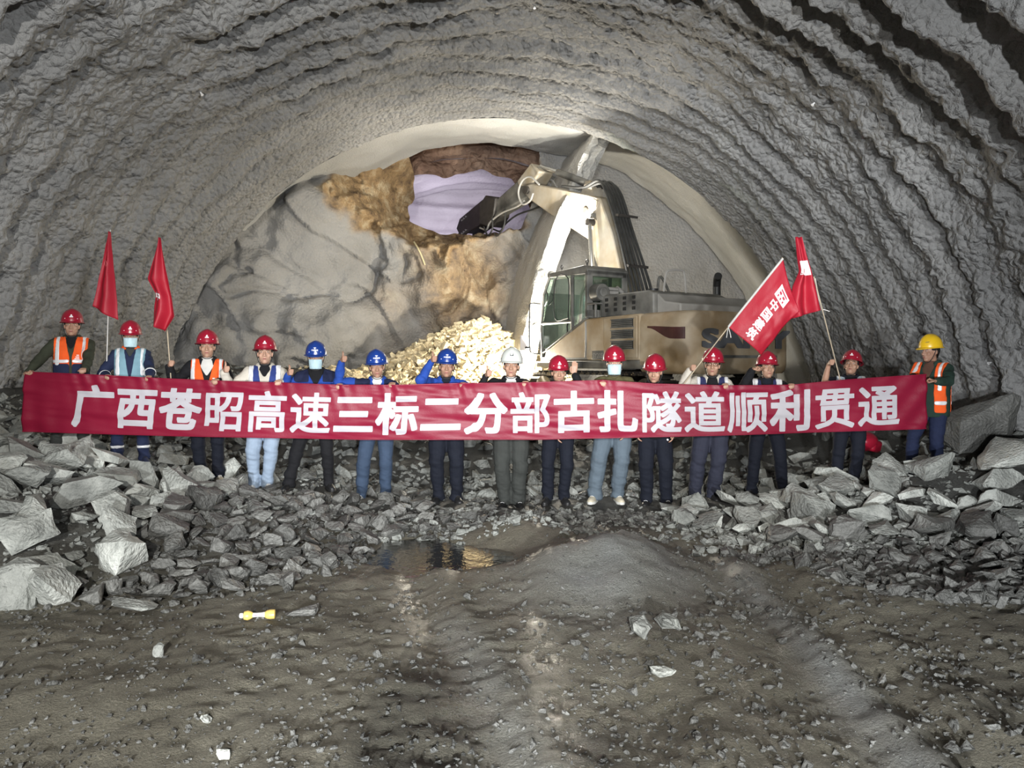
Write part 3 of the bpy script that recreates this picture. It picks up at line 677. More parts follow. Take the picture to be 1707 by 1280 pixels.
def ik(a, c, l1, l2, pole):
    a, c, pole = Vector(a), Vector(c), Vector(pole); d = c-a; L = d.length
    if L > (l1+l2)*.995: c = a+d*((l1+l2)*.995/L); d = c-a; L = d.length
    k = (l1*l1-l2*l2+L*L)/(2*L); h = math.sqrt(max(l1*l1-k*k, 0)); n = d/L; p = pole-n*pole.dot(n); p = p.normalized()
    return a+n*k+p*h, c
def hand(mb, Wp, d, n, s, curl, thumb, S=1):
    """palm from the wrist Wp along d, palm facing n, thumb side s; five separate fingers"""
    d, n, s = Vector(d).normalized(), Vector(n), Vector(s)
    n = (n-d*n.dot(d)).normalized(); s0 = d.cross(n); s = s0 if s0.dot(s) > 0 else -s0; Wp = Vector(Wp)
    mb.tube([Wp-d*.01*S, Wp+d*.03*S, Wp+d*.065*S, Wp+d*.092*S], [(q*S, t*S) for q, t in ((.024, .021), (.030, .018), (.036, .016), (.036, .012))] if abs(frames([Wp, Wp+d])[2][0][0].dot(s)) > .7 else [(t*S, q*S) for q, t in ((.024, .021), (.030, .018), (.036, .016), (.036, .012))], 12)
    def bend(v, ang): return v*math.cos(ang)+n*math.sin(ang)
    for k, (off, ln) in enumerate(((.029, .074), (.010, .082), (-.010, .077), (-.029, .060))):
        p = Wp+d*.085*S+s*off*S; P = [p]; a = 0
        for j, (c, q) in enumerate(zip(curl, (.46, .31, .23))):
            a += math.radians(c*(1+.07*(k-1.5)*(1 if j else .6))); fd = bend(d, a); p = p+fd*ln*q*S; P.append(p)
        mb.limb(P, [q*S for q in (.0102, .0095, .0088, .0075)], 8)
    r = Wp+d*.022*S+s*.026*S
    if thumb == 'up': P = [r, r+s*.028*S+d*.014*S+n*.006*S, r+s*.056*S+d*.016*S+n*.004*S, r+s*.076*S+d*.008*S]
    elif thumb == 'wrap': P = [r, r+s*.016*S+d*.02*S+n*.022*S, r+s*.004*S+d*.046*S+n*.040*S, r-s*.016*S+d*.054*S+n*.046*S]
    else: P = [r, r+s*.022*S+d*.022*S+n*.012*S, r+s*.026*S+d*.05*S+n*.022*S, r+s*.020*S+d*.074*S+n*.028*S]
    mb.limb(P, [q*S for q in (.0145, .0135, .0125, .0105)], 8)
SKIN = [mat('skin_%s' % 'abc'[i], c, .5, 0, .06, 14, .12, 90, spec=.4) for i, c in enumerate([(.50, .30, .215), (.42, .245, .17), (.34, .19, .13)])]
HAIR = mat('black_hair', (.012, .011, .010), .55, 0, .2, 60, .4, 200)
def cloth(name, c, bump=.25, rough=.85): return mat(name, c, rough, 0, .10, 9, bump, 130, spec=.25)
REFL = mat('reflective_silver', (.72, .73, .75), .35, .0, .04, 20, .1, 200, spec=.8)
WHITE = mat('white_print', (.85, .85, .86), .5, 0, 0)
MASKM = mat('surgical_mask', (.50, .68, .74), .8, 0, .05, 20, .3, 60)
RUBS = mat('white_sole', (.62, .62, .58), .6, 0, .15, 12); RUBB = mat('black_rubber', (.02, .02, .021), .6, 0, .2, 12)
STRAP = mat('black_strap', (.02, .02, .02), .6, 0, 0); EYEW = mat('eye_white', (.62, .60, .57), .25, 0, 0); IRIS = mat('dark_iris', (.012, .009, .007), .15, 0, 0)
LIPS = mat('lips', (.30, .105, .09), .5, 0, .1)
HATS = {'red': mat('red_plastic', (.30, .009, .028), .28, 0, .06, 5, coat=.4), 'blue': mat('blue_plastic', (.010, .040, .22), .28, 0, .06, 5, coat=.4),
        'white': mat('white_plastic', (.62, .64, .60), .3, 0, .05, 5, coat=.4), 'yellow': mat('yellow_plastic', (.75, .47, .015), .32, 0, .08, 5, coat=.3)}
G_SMALL = {}
def small_text(t):
    if t not in G_SMALL: G_SMALL[t] = glyph(t, .02, 26, 3)
    return G_SMALL[t]
def hard_hat(root, HM, col, S, style):
    """HM: head matrix (head frame -> person frame)"""
    rx, ry = .113, .130; mb = MB(); n = 40; rows = 12; V = []; F = []
    zb = .048
    def pt(ph, t):
        c, q = math.cos(t), math.sin(t); rr = math.sin(ph)**.82; zz = math.cos(ph)
        ridge = .010*max(0, math.cos(t)**0)*math.exp(-((math.sin(ph)*c)/.22)**2)*(zz > .15)
        return Vector((rx*rr*c, ry*rr*q+.008, zb+.142*zz**.95+ridge if zz > 0 else zb))
    for k in range(rows+1):
        for i in range(n): V.append(pt(PI/2*(k+.02)/(rows+.02), 2*PI*i/n))
    for w, dz in ((.010, -.004), (.017, -.010)):
        for i in range(n):
            t = 2*PI*i/n; p = pt(PI/2, t); f = max(0, -math.sin(t))**2.2
            V.append(p+Vector((math.cos(t)*(w), math.sin(t)*(w+.035*f*(w/.017)), dz-.012*f*(w/.017))))
    for k in range(rows+2):
        for i in range(n): j = (i+1) % n; F.append((k*n+i, (k+1)*n+i, (k+1)*n+j, k*n+j))
    F.append(tuple(range(n)))
    mb.add([(HM @ p)*S for p in V], F); h = mb.build('hard_hat', HATS[col], root, thick=.004*S, angle=60)
    def surf(x, z, off=.003):
        """point on the shell's front at sideways x, height z"""
        zz = min(max((z-zb)/.142, .02), .98); rr = math.sin(math.acos(zz**(1/.95)))**.82; c = min(.98, abs(x)/(rx*rr))
        y = -ry*rr*math.sqrt(1-c*c)+.008
        return Vector((x, y-off-.0035, z))
    def patch(V, F, name, m, sz, cx, cz):
        q = MB(); P = []
        for a, b in V: P.append((HM @ surf(cx+a*sz, cz+b*sz))*S)
        q.add(P, F); return q.build(name, m, h, smooth=False)
    if style == 'site':
        tri = [(-.5, -.5), (.5, -.5), (.18, .5), (-.18, .5), (-.12, .05), (.12, .05), (.12, -.12), (-.12, -.12)]
        patch([(-.55, -.5), (.55, -.5), (.55, -.16), (-.55, -.16), (-.34, -.06), (.34, -.06), (.14, .5), (-.14, .5)], [(0, 1, 2, 3), (4, 5, 6, 7)], 'emblem', WHITE, .033, .002, .108)
    elif style == 'company':
        patch([(-.5, 0), (-.14, .14), (0, .5), (.14, .14), (.5, 0), (.14, -.14), (0, -.5), (-.14, -.14)], [tuple(range(8))], 'emblem', WHITE, .034, 0, .124)
        tv, tf, lo, hi = small_text('中国建筑'); w = hi[0]-lo[0]
        patch([((p[0]-lo[0])/w-.5, (p[1]-lo[1])/w) for p in tv], tf, 'lettering', WHITE, .072, 0, .090)
    elif style == 'plain':
        patch([(-.5, -.5), (.5, -.5), (.5, .5), (-.5, .5)], [(0, 1, 2, 3)], 'emblem', mat('dark_print', (.03, .04, .04), .5, 0, 0), .034, .004, .118)
        patch([(-.3, -.06), (.3, -.06), (.3, .06), (-.3, .06), (-.06, -.34), (.06, -.34), (.06, .34), (-.06, .34)], [(0, 1, 2, 3), (4, 5, 6, 7)], 'emblem_mark', WHITE, .020, .004, .118)
    elif style == 'worn':
        patch([(-.5, -.2), (.5, 0), (.5, .35), (-.4, .2)], [(0, 1, 2, 3)], 'emblem', mat('worn_print', (.28, .2, .03), .6, 0, 0), .030, .062, .105)
        patch([(-.5, -.3), (.4, -.2), (.3, .3)], [(0, 1, 2)], 'scuff', MATS['worn_print'], .018, -.035, .085)
    if style in ('site', 'company'):
        for sx in (-.062, .062):
            q = MB(); q.ell((HM @ surf(sx, .078, .001))*S, (.0048*S, .003*S, .0048*S), None, 8, 6); q.build('vent_plug', WHITE, h)
    q = MB(); P = [(HM @ Vector(p))*S for p in ((-.098, .0, .042), (-.078, -.022, -.04), (-.050, -.052, -.108), (0, -.060, -.126), (.050, -.052, -.108), (.078, -.022, -.04), (.098, .0, .042))]
    q.tube(spline(P, 4), .0045*S, 6); q.build('chin_strap', STRAP, h)
    return h
def person(o):
    """o: see the table below"""
    X0 = W(o['u'], 600, o.get('y', 8.95)); x, y = X0.x, X0.y
    if 'pos' in o: x, y = o['pos']
    z0 = gh(x, y)-.015; ztop = W(o['u'], o['top'], y).z if 'top' in o else z0+o['tall']
    H = (ztop-z0)/1.057; S = H/1.70; yaw = math.radians(o['yaw']) if 'yaw' in o else math.atan2(-x, y)*.8; S = S*1.0
    Rz = Matrix.Rotation(-yaw, 4, 'Z'); M = Matrix.Translation((x, y, z0)) @ Matrix.Rotation(yaw, 4, 'Z'); Mi = M.inverted()
    def loc(p): return (Mi @ Vector(p))/S            # world -> nominal body space
    HP = Vector((0, .0, 1.486)); hy, hp, hr = [math.radians(a) for a in o.get('head', (0, 0, 0))]
    HM = Matrix.Translation(HP) @ Euler((hp, hr, hy)).to_matrix().to_4x4() @ Matrix.Translation((0, -.015, .104)) @ Matrix.Scale(1.09, 4)
    def hd(p): return HM @ Vector(p)
    fat = o.get('w', 1.0)
    # --- hands and arms
    A = {}
    for sd, sx in (('a', -1), ('b', 1)):
        h = o[sd]; kind = h[0]; tgt = loc(h[1] if not isinstance(h[1], (int, float)) else W(h[1], h[2], h[3] if len(h) > 3 else YB))
        if kind == 'grip':  d, n, s = Vector((-.12*sx, -.93, .22)), Vector((0, -.15, -1)), Vector((-sx, 0, 0)); Wp = tgt-d.normalized()*.094+Vector((0, .004, .012)); cv = (42, 62, 40); th = 'tuck'
        elif kind == 'thumb': d, n, s = Vector((-.25*sx, -.75, .25)), Vector((-sx, -.1, 0)), Vector((0, 0, 1)); Wp = tgt-d.normalized()*.05+Vector((0, 0, -.01)); cv = (84, 98, 62); th = 'up'
        elif kind == 'pole': d, n, s = Vector((-.2*sx, -.8, .3)), Vector((-sx, -.2, 0)), Vector((0, 0, 1)); Wp = tgt-d.normalized()*.075+Vector((sx*.024, .0, 0)); cv = (70, 90, 55); th = 'wrap'
        elif kind == 'side': d, n, s = Vector((-.8*sx, -.45, .35)), Vector((-.3*sx, -.5, -.8)), Vector((-.2*sx, -.5, .5)); Wp = tgt-d.normalized()*.085; cv = (60, 80, 50); th = 'wrap'
        elif kind == 'up': d, n, s = Vector((.05*sx, -.1, 1)), Vector((0, -1, .0)), Vector((-sx, 0, 0)); Wp = tgt-d*.09; cv = (8, 10, 8); th = 'tuck'
        else: d, n, s = Vector((0, -.25, -1)), Vector((-sx, 0, 0)), Vector((0, -1, 0)); Wp = tgt-d.normalized()*.05; cv = (25, 25, 20); th = 'tuck'
        sh = Vector((sx*.176*(.5+.5*fat), .005, 1.368)); pole = Vector(h[4]) if len(h) > 4 else Vector((sx*.75, .35, -.9))
        if Wp.z > 1.42: sh = sh+Vector((sx*.004, -.01, .025))
        el, Wp2 = ik(sh, Wp, .285, .255, pole); A[sd] = (sh, el, Wp2, d, n, s, cv, th, sx)
    L = {}
    for sd, sx, fu in (('a', -1, o['feet'][0]), ('b', 1, o['feet'][1])):
        q = loc(((fu-CX)*y/FPX, y-.02, z0)) if 'pos' not in o else Vector((fu, -.02, 0)); fx, fy = q.x, q.y*.6-.01
        hip = Vector((sx*.092, .0, .90)); an = Vector((fx, fy+.03, .085)); kn, an = ik(hip, an, .43, .425, (sx*.12, -1, 0)); L[sd] = (hip, kn, an, sx)
    # --- body: one continuous surface
    mb = MB()
    mb.rings([(.80, .135, .10, 0, 0), (.90, .160, .112, 0, .0), (1.0, .150, .104, 0, 0), (1.08, .146, .10, 0, 0), (1.2, .160, .112, 0, 0), (1.32, .168, .112, 0, .0), (1.40, .140, .085, 0, .008), (1.445, .072, .066, 0, .012)])
    mb.limb([(-.16, .005, 1.365), (.16, .005, 1.365)], [.055, .055]); mb.limb([(-.13, .01, 1.39), (0, .014, 1.425), (.13, .01, 1.39)], [.045, .05, .045]); mb.tube([(0, .014, 1.40), (0, .010, 1.47), hd((0, .012, -.05))], [.062, .056, .055], 16)
    for sd in 'ab':
        sh, el, wr, d, n, s, cv, th, sx = A[sd]; mid = el.lerp(wr, .35)
        mb.limb([sh, sh.lerp(el, .45), el, mid, wr], [.055, .048, .040, .040, .026]); hand(mb, wr, d, n, s, cv, th)
        hip, kn, an, sx = L[sd]; mb.limb([hip, hip.lerp(kn, .4), kn, kn.lerp(an, .35), an], [.088, .075, .054, .053, .036])
        mb.limb([an+Vector((0, .02, -.04)), an+Vector((sx*.02, -.13, -.055))], [.034, .028])
    HRt = HM.to_3x3().normalized()
    def he(c, r, nu=20, nv=14, R=None): mb.ell(hd(c), tuple(1.09*q for q in r), HRt @ R if R else HRt, nu, nv)
    he((0, .012, .032), (.074, .092, .086)); he((0, -.022, -.030), (.0625*(.6+.4*fat), .068, .088)); he((0, -.058, -.092), (.030, .028, .022)); he((0, -.076, .032), (.050, .014, .011))
    he((-.038, -.062, -.026), (.024, .018, .024)); he((.038, -.062, -.026), (.024, .018, .024)); he((0, -.082, -.062), (.026, .012, .020))
    mb.limb([hd((0, -.085, .014)), hd((0, -.100, -.018)), hd((0, -.103, -.030))], [.009, .0115, .0135], 10)
    for sx in (-1, 1): he((sx*.010, -.094, -.034), (.010, .010, .008)); he((sx*.074, .012, -.006), (.010, .020, .031))
    V, F = remesh(mb, .0072, 1); V = V*S
    root = mesh_obj('person', V, fl(F), SKIN[o.get('skin', 1)]); root.matrix_world = M
    tag(root, o['label'], 'person', None if 'pos' in o else 'people behind the banner')
    # --- face and hair
    for sx in (-1, 1):
        e = MB(); e.ell(hd((sx*.030, -.0795, .009))*S, (.0125*S, .0075*S, .0052*S), HRt, 12, 8); eo = e.build('eye', EYEW, root)
        e = MB(); e.ell(hd((sx*.030, -.0845, .009))*S, (.0052*S, .0035*S, .0050*S), HRt, 10, 8); e.build('iris', IRIS, eo)
        e = MB(); e.tube([hd(p)*S for p in ((sx*.014, -.090, .027), (sx*.030, -.090, .032), (sx*.047, -.078, .026))], [.003*S, .0038*S, .002*S], 6); e.build('eyebrow', HAIR, root)
    if not o.get('mask'):
        e = MB(); e.ell(hd((0, -.0925, -.0615))*S, (.022*S, .006*S, .0045*S), HRt, 12, 8); e.ell(hd((0, -.0915, -.068))*S, (.017*S, .006*S, .0048*S), HRt, 12, 8); e.build('lips', LIPS, root)
    e = MB(); G = []
    for k in range(7):
        for t in np.linspace(-.55, PI+.55, 26):
            z = .075-.019*k-.006*(abs(t-PI/2) < 1.0)*k; rr = math.sqrt(max(.05, 1-((z-.03)/.098)**2)) if z > .03 else 1-.35*max(0, (.0-z)/.09)*(abs(t-PI/2) < 1.2)
            if abs(t-PI/2) > 1.35: z = max(z, .004+.02*(abs(t-PI/2)-1.35))
            G.append(hd((.0775*rr*math.cos(t), .012+.0955*rr*math.sin(t), z))*S)
    e.grid(np.array([list(p) for p in G]).reshape(7, 26, 3)); e.build('hair', HAIR, root, thick=.008*S)
    # --- trousers
    tw = o.get('leg', 1.0); mb = MB()
    mb.rings([(.80, .150, .115, 0, .0), (.90, .172, .125, 0, 0), (1.0, .165, .12, 0, 0), (1.05, .160, .115, 0, 0)])
    for sd in 'ab':
        hip, kn, an, sx = L[sd]; hem = an+Vector((0, 0, -.035)); q = an.lerp(kn, .12)
        mb.limb([hip, hip.lerp(kn, .5), kn, kn.lerp(an, .5), q], [.104, .094*tw, .079*tw, .074*tw, .068*tw]); mb.tube([q, hem], [.068*tw, .070*tw], 14)
    V, F = remesh(mb, .0105, 2); N = normals(V, F); kz = np.interp(V[:, 2], [.06, .2, .35, .5, .6, .95], [1.6, 1.2, .6, 1.2, .6, .4])
    V = V+N*(.012*kz*fbm(V[:, 0]*6+o['u'], V[:, 1]*6, V[:, 2]*15+3*V[:, 0], 3, 5))[:, None]
    tr = mesh_obj('trousers', V*S, fl(F), cloth(*o['pants']), root)
    if o.get('shin'):
        N = normals(V, F)
        for sx in (-1, 1): shell('reflective_strip', V*S, F, N, (V[:, 2] > .20) & (V[:, 2] < .245) & (V[:, 0]*sx > 0), .004, REFL, tr)
    if o.get('dot'):
        e = MB(); p = L['b'][0].lerp(L['b'][1], .25)+Vector((.045, -.094, 0)); e.ell(p*S, (.012, .004, .014)); e.build('pocket_logo', WHITE, tr)
    # --- shoes
    for sd in 'ab':
        hip, kn, an, sx = L[sd]; toe = o.get('toe', .25)*sx; dv = Vector((math.sin(toe), -math.cos(toe), 0)); sv = Vector((dv.y, -dv.x, 0)); P = an+Vector((0, .0, -.085))
        def ring(t, w, h, z0, n=16): return [P+dv*t+sv*(w*math.cos(a))+Vector((0, 0, z0+h*max(0, math.sin(a)) if math.sin(a) > 0 else z0)) for a in [2*PI*i/n for i in range(n)]]
        R = [ring(t, w, h, .022) for t, w, h in ((-.062, .020, .05), (-.055, .034, .085), (-.01, .040, .098), (.05, .043, .078), (.10, .047, .056), (.15, .044, .042), (.185, .030, .030), (.195, .012, .018))]
        V = [p*S for q in R for p in q]; n = 16; F = [(k*n+i, k*n+(i+1) % n, (k+1)*n+(i+1) % n, (k+1)*n+i) for k in range(len(R)-1) for i in range(n)]+[tuple(range(n))[::-1], tuple((len(R)-1)*n+i for i in range(n))]
        e = MB(); e.add(V, F); sh = e.build('shoe', mat(*o['shoe']), root, angle=70)
        e = MB(); e.prismz([tuple(((P+dv*t+sv*w)*S)[:2]) for t, w in ((-.068, -.02), (-.05, -.038), (.0, -.043), (.06, -.046), (.11, -.051), (.16, -.046), (.197, -.022), (.205, 0), (.197, .022), (.16, .046), (.11, .051), (.06, .046), (0, .043), (-.05, .038), (-.068, .02))], (P.z-.004)*S, (P.z+.026)*S)
        e.build('sole', {'w': RUBS, 'b': RUBB}[o.get('sole', 'b')], sh, bevel=.004)
        e = MB()
        for k in range(3): c = P+dv*(.05+.022*k)+Vector((0, 0, .098-.012*k)); e.tube([(c-sv*.022)*S, (c+Vector((0, 0, .006)))*S, (c+sv*.022)*S], .003*S, 6)
        e.build('laces', WHITE if o.get('sole') == 'w' else STRAP, sh)
    # --- inner shirt, jacket
    mb = MB(); mb.rings([(1.0, .158, .112, 0, 0), (1.08, .154, .108, 0, 0), (1.2, .168, .119, 0, 0), (1.32, .175, .119, 0, 0), (1.40, .146, .092, 0, .008), (1.452, .080, .074, 0, .012), (1.475, .066, .066, 0, .010)])
    V, F = remesh(mb, .011, 2); mesh_obj('shirt', V*S, fl(F), cloth(*o['shirt']), root)
    mb = MB(); f = fat
    mb.rings([(o.get('hem', .80), .178*f, .132*f, 0, 0), (.90, .184*f, .138*f, 0, 0), (1.0, .180*f, .134*f, 0, -.002), (1.10, .182*f, .136*f, 0, -.004), (1.22, .190*f, .138, 0, -.002), (1.32, .190*f, .132, 0, .002), (1.39, .166*f, .108, 0, .006), (1.43, .118, .088, 0, .010), (1.458, .088, .079, 0, .012)], 36)
    short = o.get('short')
    for sd in 'ab':
        sh, el, wr, d, n, s, cv, th, sx = A[sd]; mid = el.lerp(wr, .45); cf = el.lerp(wr, .93)
        mb.limb([sh.lerp(Vector((0, .005, 1.36)), .45), sh, sh.lerp(el, .5)], [.070, .072*f, .068]); mb.limb([(sx*.03, .014, 1.415), (sx*.155, .010, 1.392)], [.056, .056])
        if not short: mb.limb([sh.lerp(el, .5), el, mid, cf], [.068, .063, .057, .046])
        else: mb.tube([sh.lerp(el, .3), sh.lerp(el, .75)], [.074, .074], 14)
    V, F = remesh(mb, .0095, 2); N = normals(V, F)
    arm = np.clip((np.abs(V[:, 0])-.15)/.05, 0, 1)
    V = V+N*((.0055+.006*arm)*fbm(V[:, 0]*9+o['u'], V[:, 1]*9, V[:, 2]*13, 3, 6))[:, None]; N = normals(V, F)
    ax, yy_, z = np.abs(V[:, 0]), V[:, 1], V[:, 2]
    vb, vk = o.get('v', (1.34, .50)); front = yy_ < .02
    open_v = front & (ax < (z-vb)*vk) & (z > vb) & (ax < .09)
    if o.get('zip'): open_v |= front & (ax < .05+.25*(z-1.1)) & (z > 1.0)
    kv, kf, ku = sub(V, F, ~open_v & ((z < 1.450) | (ax > .10)))
    kv = trim(kv, kf); jk = mesh_obj('jacket' if not short else 'polo_shirt', kv*S, fl(kf), cloth(*o['jacket']), root); q = jk.modifiers.new('t', 'SOLIDIFY'); q.thickness = .005; q.offset = -1
    torso = (ax < .172*f) & (yy_ > -.165) & (yy_ < .17) & (z > .80)
    for (nm, cond, off, m) in o.get('panels', lambda *a: [])(V[:, 0], yy_, z, torso, ~open_v): shell(nm, V*S, F, N, cond, off*S, m, jk)
    if o.get('collar', 1):
        e = MB(); G = []
        cw = o.get('cspread', .62)
        for k, (rr, zc, lift) in enumerate(((.079, 1.428, 0), (.076, 1.470, 0), (.079, 1.487, 0), (.094, 1.474, 1), (.108, 1.438, 1.8))):
            for t in np.linspace(-PI/2+cw, 3*PI/2-cw, 34):
                fr = max(0, -math.sin(t)); G.append((rr*math.cos(t)*1.05, .012+rr*math.sin(t)*(1+.12*fr), zc-.055*fr**2*(1 if k > 0 else 1.2)-.012*lift*fr))
        e.grid(np.array(G).reshape(5, 34, 3)*S); e.build('collar', cloth(*o.get('collarc', o['jacket'])), jk, thick=.005)
    if o.get('vest'):
        vs = o['vest']; sq = (ax < .178*f) & (yy_ > -.175) & (yy_ < .18)
        vopen = front & (ax < .008+vs.get('vk', .16)*np.clip(z-vs.get('v', 1.14), 0, 1)) & (z > vs.get('v', 1.14))
        vopen |= front & (ax < vs.get('gap', .008)); top = (z < 1.455)
        bodyv = sq & ~vopen & top & (z > vs.get('bot', .86)); vst = shell('safety_vest', V*S, F, N, bodyv, .007, cloth(*vs['c']), root, .005)
        st = bodyv & (ax > vs.get('sx', .105)) & (ax < vs.get('sx', .105)+.048) & (z > 1.10); 
        for sx in (-1, 1): shell('reflective_strip', V*S, F, N, st & (V[:, 0]*sx > 0), .011, REFL, vst)
        if vs.get('band', 1):
            for zz in vs.get('bands', (1.155, .95)): shell('reflective_strip', V*S, F, N, bodyv & (z > zz-.026) & (z < zz+.026), .0115, REFL, vst)
        if vs.get('low'): shell('lower_panel', V*S, F, N, bodyv & (z < 1.128), .0095, cloth(*vs['low']), vst)
        if vs.get('edge'):
            for sx in (-1, 1): shell('outer_strip', V*S, F, N, bodyv & (ax > .13) & (z > 1.1) & (V[:, 0]*sx > 0), .0095, cloth(*vs['edge']), vst)
        if vs.get('print'):
            e = MB(); 
            for k in range(3): e.box(Vector((.070+.004*k, -.152, 1.185+.022*k))*S, (.05-.012*k, .006, .010))
            e.build('vest_print', WHITE, vst)
    if o.get('cuff'):
        for sd in 'ab':
            sh, el, wr, *_ = A[sd]; a, b = el.lerp(wr, .42), el.lerp(wr, .53); e = MB(); e.cyl(a*S, b*S, .068*S, .066*S, 18, False); e.build('reflective_strip', REFL, jk, thick=.003)
    # --- mask, glasses, hat, watch
    if o.get('mask'):
        e = MB(); G = []
        for k in range(9):
            zz = -.004-.1085*k/8
            for a in np.linspace(-1.12, 1.12, 21):
                bul_ = .012*math.cos(a)*math.sin(PI*k/8)+.012*math.exp(-(a/.25)**2)*math.exp(-((zz+.01)/.03)**2)*1.3
                rr = .079-.010*(k/8)**2; G.append(hd(((rr+.002)*math.sin(a), -.006-(.095+bul_)*math.cos(a)*(1-.1*(k/8)**2), zz+.0015*(-1)**k*(math.cos(a))))*S)
        e.grid(np.array([list(p) for p in G]).reshape(9, 21, 3)); mk_ = e.build('face_mask', MASKM, root, thick=.003)
        for sx in (-1, 1):
            for zz in (.0, -.085):
                e = MB(); e.tube([hd(p)*S for p in ((sx*.066, -.040, zz), (sx*.078, -.005, zz*.5-.012), (sx*.082, .022, -.006))], .0018*S, 5); e.build('ear_loop', WHITE, mk_)
    if o.get('glasses'):
        e = MB()
        for sx in (-1, 1):
            e.tube([hd((sx*.031+.023*math.cos(t), -.101+.012*abs(math.cos(t))*(math.cos(t)*sx > 0), .006+.016*math.sin(t)))*S for t in np.linspace(0, 2*PI, 20)], .0018*S, 6)
            e.tube([hd(p)*S for p in ((sx*.054, -.090, .010), (sx*.074, -.04, .012), (sx*.080, .012, .008))], .0018*S, 6)
        e.tube([hd(p)*S for p in ((-.009, -.104, .010), (0, -.106, .013), (.009, -.104, .010))], .0018*S, 6); e.build('glasses', IRIS, root)
    if o.get('watch'):
        sh, el, wr, d, *_ = A[o['watch']]; e = MB(); dd = (wr-el).normalized(); e.cyl((wr-dd*.035)*S, (wr-dd*.012)*S, .033*S, .031*S, 16); e.build('watch', STRAP, root)
    hard_hat(root, HM, o['hat'], S, o.get('mark', 'site'))
    FEET.append((x, y)); return root
OLIVE = ('olive_cloth', (.040, .045, .030)); NAVY = ('navy_cloth', (.017, .024, .060)); BLACK = ('black_cloth', (.010, .010, .012)); CREAM = ('cream_cloth', (.56, .52, .45)); BLUE = ('royal_blue_cloth', (.018, .060, .30))
ORNG = ('orange_cloth', (.85, .115, .022)); LBLUE = ('pale_blue_cloth', (.19, .33, .40)); JEAN = ('pale_denim', (.27, .34, .44)); DENIM = ('dark_denim', (.040, .062, .105)); GREYD = ('dark_grey_cloth', (.042, .045, .042))
INK = ('ink_blue_cloth', (.009, .011, .019)); GREEN = ('dark_green_cloth', (.020, .042, .032)); WSH = ('white_shirt', (.62, .61, .58)); MOSS = ('moss_shirt', (.085, .075, .035)); WCL = ('white_cloth', (.70, .70, .70)); SLATE = ('slate_cloth', (.035, .038, .060)); GOLD = ('greyblue_denim', (.10, .13, .16))
SHB = ('black_leather', (.016, .016, .017), .5); SHW = ('white_leather', (.62, .61, .57), .55); SHBE = ('beige_leather', (.52, .47, .36), .6); SHBL = ('blue_canvas', (.025, .032, .075), .7)
def two_tone(dark, st):
    def f(x, y, z, T, ok):
        ax = np.abs(x); fr = y < .03
        out = [('shoulder_panel', ok & (z > 1.30) & ~(fr & (ax < .075)) & (ax < .26), .004, cloth(*dark))]
        if st:
            for sx in (-1, 1): out.append(('reflective_strip', T & fr & ok & (np.abs(z-1.255-.10*(ax-.08)) < .015) & (x*sx > .025) & (ax < .16), .0055, REFL))
        return out
    return f
